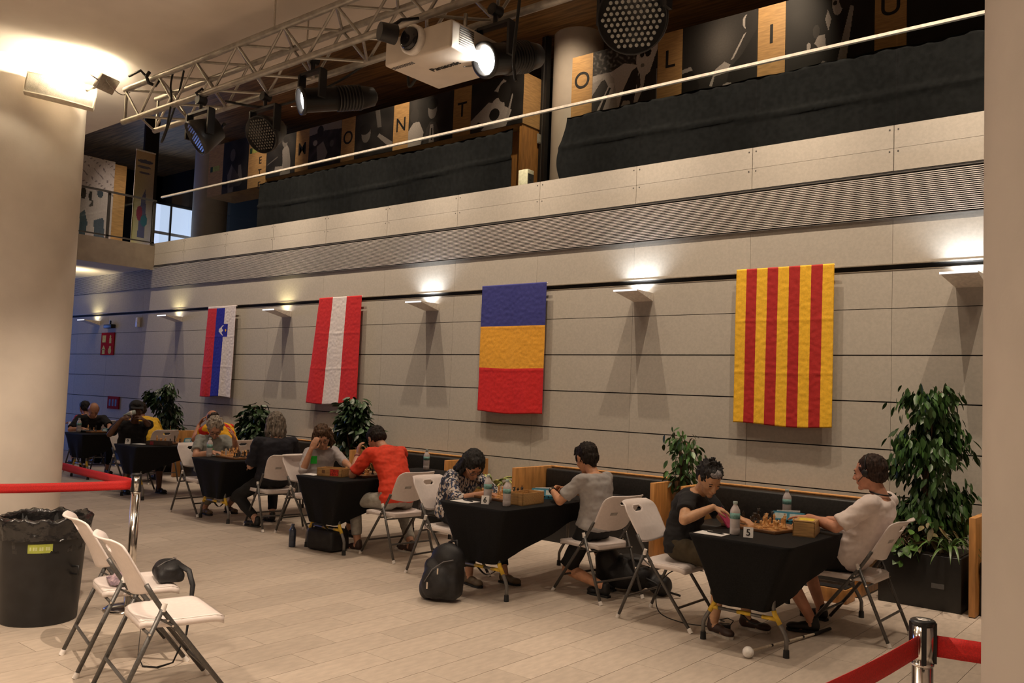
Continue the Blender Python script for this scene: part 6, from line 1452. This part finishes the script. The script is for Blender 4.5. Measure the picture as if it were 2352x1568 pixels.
# ------------------------------------------------------------------ bags and things on the floor
def blob_bag(name, label, cat, loc, rz, prims, m, vox=0.012, wr=0.01, rot=None):
    t = thing(name, label, cat, loc, R(rz)); b = MB()
    for p in prims:
        if p[0] == 'e': b.ball(p[1], p[2], 18, 12)
        elif p[0] == 'b': b.box(*p[1], ch=p[2])
        else: b.rc(V(*p[1]), V(*p[2]), p[3], p[4])
    me = voxel(b, vox, 6, .5); wrinkle(me, wr, 9); me.materials.append(m)
    zmin = min(v.co.z for v in me.vertices)
    for v in me.vertices: v.co.z -= zmin
    me.update(); mk('bag_body', me, t); return t
M_nylon = mat('black_nylon', (0.007, 0.0065, 0.008), 0.55, var=0.3, scale=20, bump=0.2, bscale=200)
t = blob_bag('backpack', 'black backpack leaning on the front leg of table 6', 'backpack', (-4.80, 5.08, 0), 20, [('b', (-.17, .13, -.10, .10, .02, .34), .05), ('e', (.01, 0, .33), (.145, .105, .13)), ('e', (-.05, -.09, .16), (.13, .06, .13)), ('e', (-.16, 0, .10), (.07, .10, .10))], M_nylon)
b = MB(); b.tube([(-.12, -.155, .17), (-.06, -.150, .27), (.02, -.125, .33), (.10, -.11, .35)], .004, 6); b.build('zipper', mat('zip_grey', (0.14, 0.13, 0.13), 0.4), t)
b = MB(); b.box(-.095, -.085, -.168, -.160, .12, .17); b.box(-.02, -.01, -.145, -.138, .235, .28); b.build('zip_puller', mat('zip_pale', (0.6, 0.5, 0.4), 0.5), t)
b = MB(); b.tube([(-.03, .03, .40), (.0, .03, .46), (.07, .02, .48), (.09, .0, .42)], .010, 8); b.tube([(-.1, .08, .36), (-.16, .09, .38), (-.13, .1, .34)], .009, 6); b.build('top_handle', M_nylon, t)
t = blob_bag('black_bag', 'square black bag on the floor below table 7', 'bag', (-7.10, 5.72, 0), 5, [('b', (-.19, .19, -.12, .14, .0, .22), .035), ('e', (.1, 0, .20), (.12, .1, .04))], M_nylon, .014, .006)
b = MB(); b.tube([(-.12, -.1, .22), (-.08, -.13, .27), (.06, -.13, .28), (.12, -.1, .22)], .008, 6); b.build('handle', M_nylon, t)
bottle(-7.45, 5.55, 0.0, 'dark glinting drink bottle on the floor beside the black bag', 1.1, lab=False, group=None)
for c in kids(bpy.data.objects[[o.name for o in bpy.data.objects if o.get('label', '').startswith('dark glinting')][0]]): c.data.materials[0] = mat('dark_bottle', (0.05, 0.06, 0.09), 0.12)
t = blob_bag('backpack', 'slumped black backpack and clothes on the floor under the chair of the boy in grey', 'backpack', (-3.98, 6.52, 0), 30, [('e', (0, 0, .14), (.24, .17, .14)), ('e', (-.2, .02, .20), (.11, .11, .20)), ('e', (.24, -.05, .08), (.12, .12, .09)), ('b', (-.1, .14, -.1, .1, .15, .30), .04)], M_nylon, .014, .02)
b = MB(); b.tube([(.1, -.12, .16), (.2, -.18, .13), (.34, -.15, .05), (.42, -.1, .02)], .010, 6); b.tube([(.0, -.1, .29), (.08, -.14, .30), (.16, -.1, .24)], .012, 6); b.build('shoulder_strap', M_nylon, t)
t = blob_bag('small_case', 'small black case against the bench at the far side of table 7', 'bag', (-7.3, 7.55, 0), 0, [('b', (-.15, .15, -.1, .1, 0, .2), .03), ('e', (0, 0, .18), (.12, .08, .05))], M_nylon, .016, .005)
b = MB(); b.tube([(-.06, 0, .22), (0, 0, .26), (.06, 0, .22)], .008, 6); b.build('handle', M_nylon, t)
# bag, cap and cloth on the chair beside the bin
t = blob_bag('shoulder_bag', 'small black shoulder bag with a strap on the chair beside the bin', 'bag', (-5.01, 2.80, .452), 70, [('b', (-.06, .10, -.15, .11, .01, .09), .03), ('e', (.02, -.02, .085), (.085, .145, .05))], M_nylon, .009, .007)
b = MB(); b.tube([(.06, -.11, .11), (.11, -.17, .08), (.13, -.21, .0), (.12, -.23, -.12), (.1, -.26, -.27), (.03, -.28, -.42), (-.05, -.25, -.447), (-.12, -.2, -.447), (-.14, -.13, -.40), (-.13, -.10, -.25)], [.017, .017, .015, .010, .006, .005, .008, .009, .006, .005], 8, flat=0.35); b.build('strap', M_nylon, t)
b = MB(); b.tube([(-.06, -.12, .105), (-.02, -.1, .125), (.06, -.02, .13), (.06, .08, .115)], .003, 6); b.build('zipper', mat('zip_grey', (0.14, 0.13, 0.13)), t)
t = thing('folded_cloth', 'crumpled mauve and white cloth on the chair beside the bin', 'cloth', (-5.10, 2.62, .447), R(70)); b = MB()
b.grid(lambda u, v: (-.11+.18*u, -.13+.26*v, .016+.040*abs(noise.noise(Vector((u*5, v*6, 2))))+.028*math.sin(u*PI)*math.sin(v*PI)), 22, 26, th=.006)
b.build('cloth_sheet', mat('mauve_cloth', (0.42, 0.30, 0.33), 0.8, col2=(0.07, 0.05, 0.08), scale=14), t)
# cane with ball tip
t = thing('white_cane', 'long white cane with a round ball tip lying on the floor below table 5', 'cane', (-2.43, 5.47, 0)); b = MB()
c0 = V(0, 0, .045); c1 = V(.12, 0.97, .016)
b.ball((0, 0, .037), .037, 20, 14); b.build('ball_tip', M_white, t)
b = MB(); b.cyl(V(.004, .03, .04), V(.115, .86, .016), .0085, .0085, 12); b.build('shaft', mat('cane_white', (0.72, 0.62, 0.48), 0.4), t)
b = MB()
for u in (.30, .55, .80): p = V(.004, .03, .04).lerp(V(.115, .86, .016), u); q = V(.004, .03, .04).lerp(V(.115, .86, .016), u+.025); b.cyl(p, q, .010, n=12)
b.build('joint_sleeve', M_black, t)
b = MB(); b.cyl(V(.115, .86, .016), V(.148, 1.10, .018), .012, .012, 12); b.build('grip', M_rubber, t)
cable('floor_cable', 'thin black cable hanging in a loop beside the chair of the person in black', [(-3.02, 5.98, .40), (-3.25, 5.93, .37), (-3.36, 5.9, .22), (-3.33, 5.88, .06), (-3.15, 5.92, .006), (-2.95, 5.98, .006), (-2.84, 6.0, .01)], .004)
t = thing('power_adapter', 'small tangled black adapter on the floor behind the leg of table 5', 'adapter', (-2.87, 6.03, 0), R(30)); b = MB(); b.box(-.045, .045, -.03, .03, 0, .035, ch=.006); b.build('adapter_body', M_black, t)
b = MB(); b.tube([(.04, 0, .02), (.07, .04, .05), (.03, .07, .06), (-.03, .04, .05), (.0, -.02, .055)], .004, 6); b.build('lead', M_black, t)
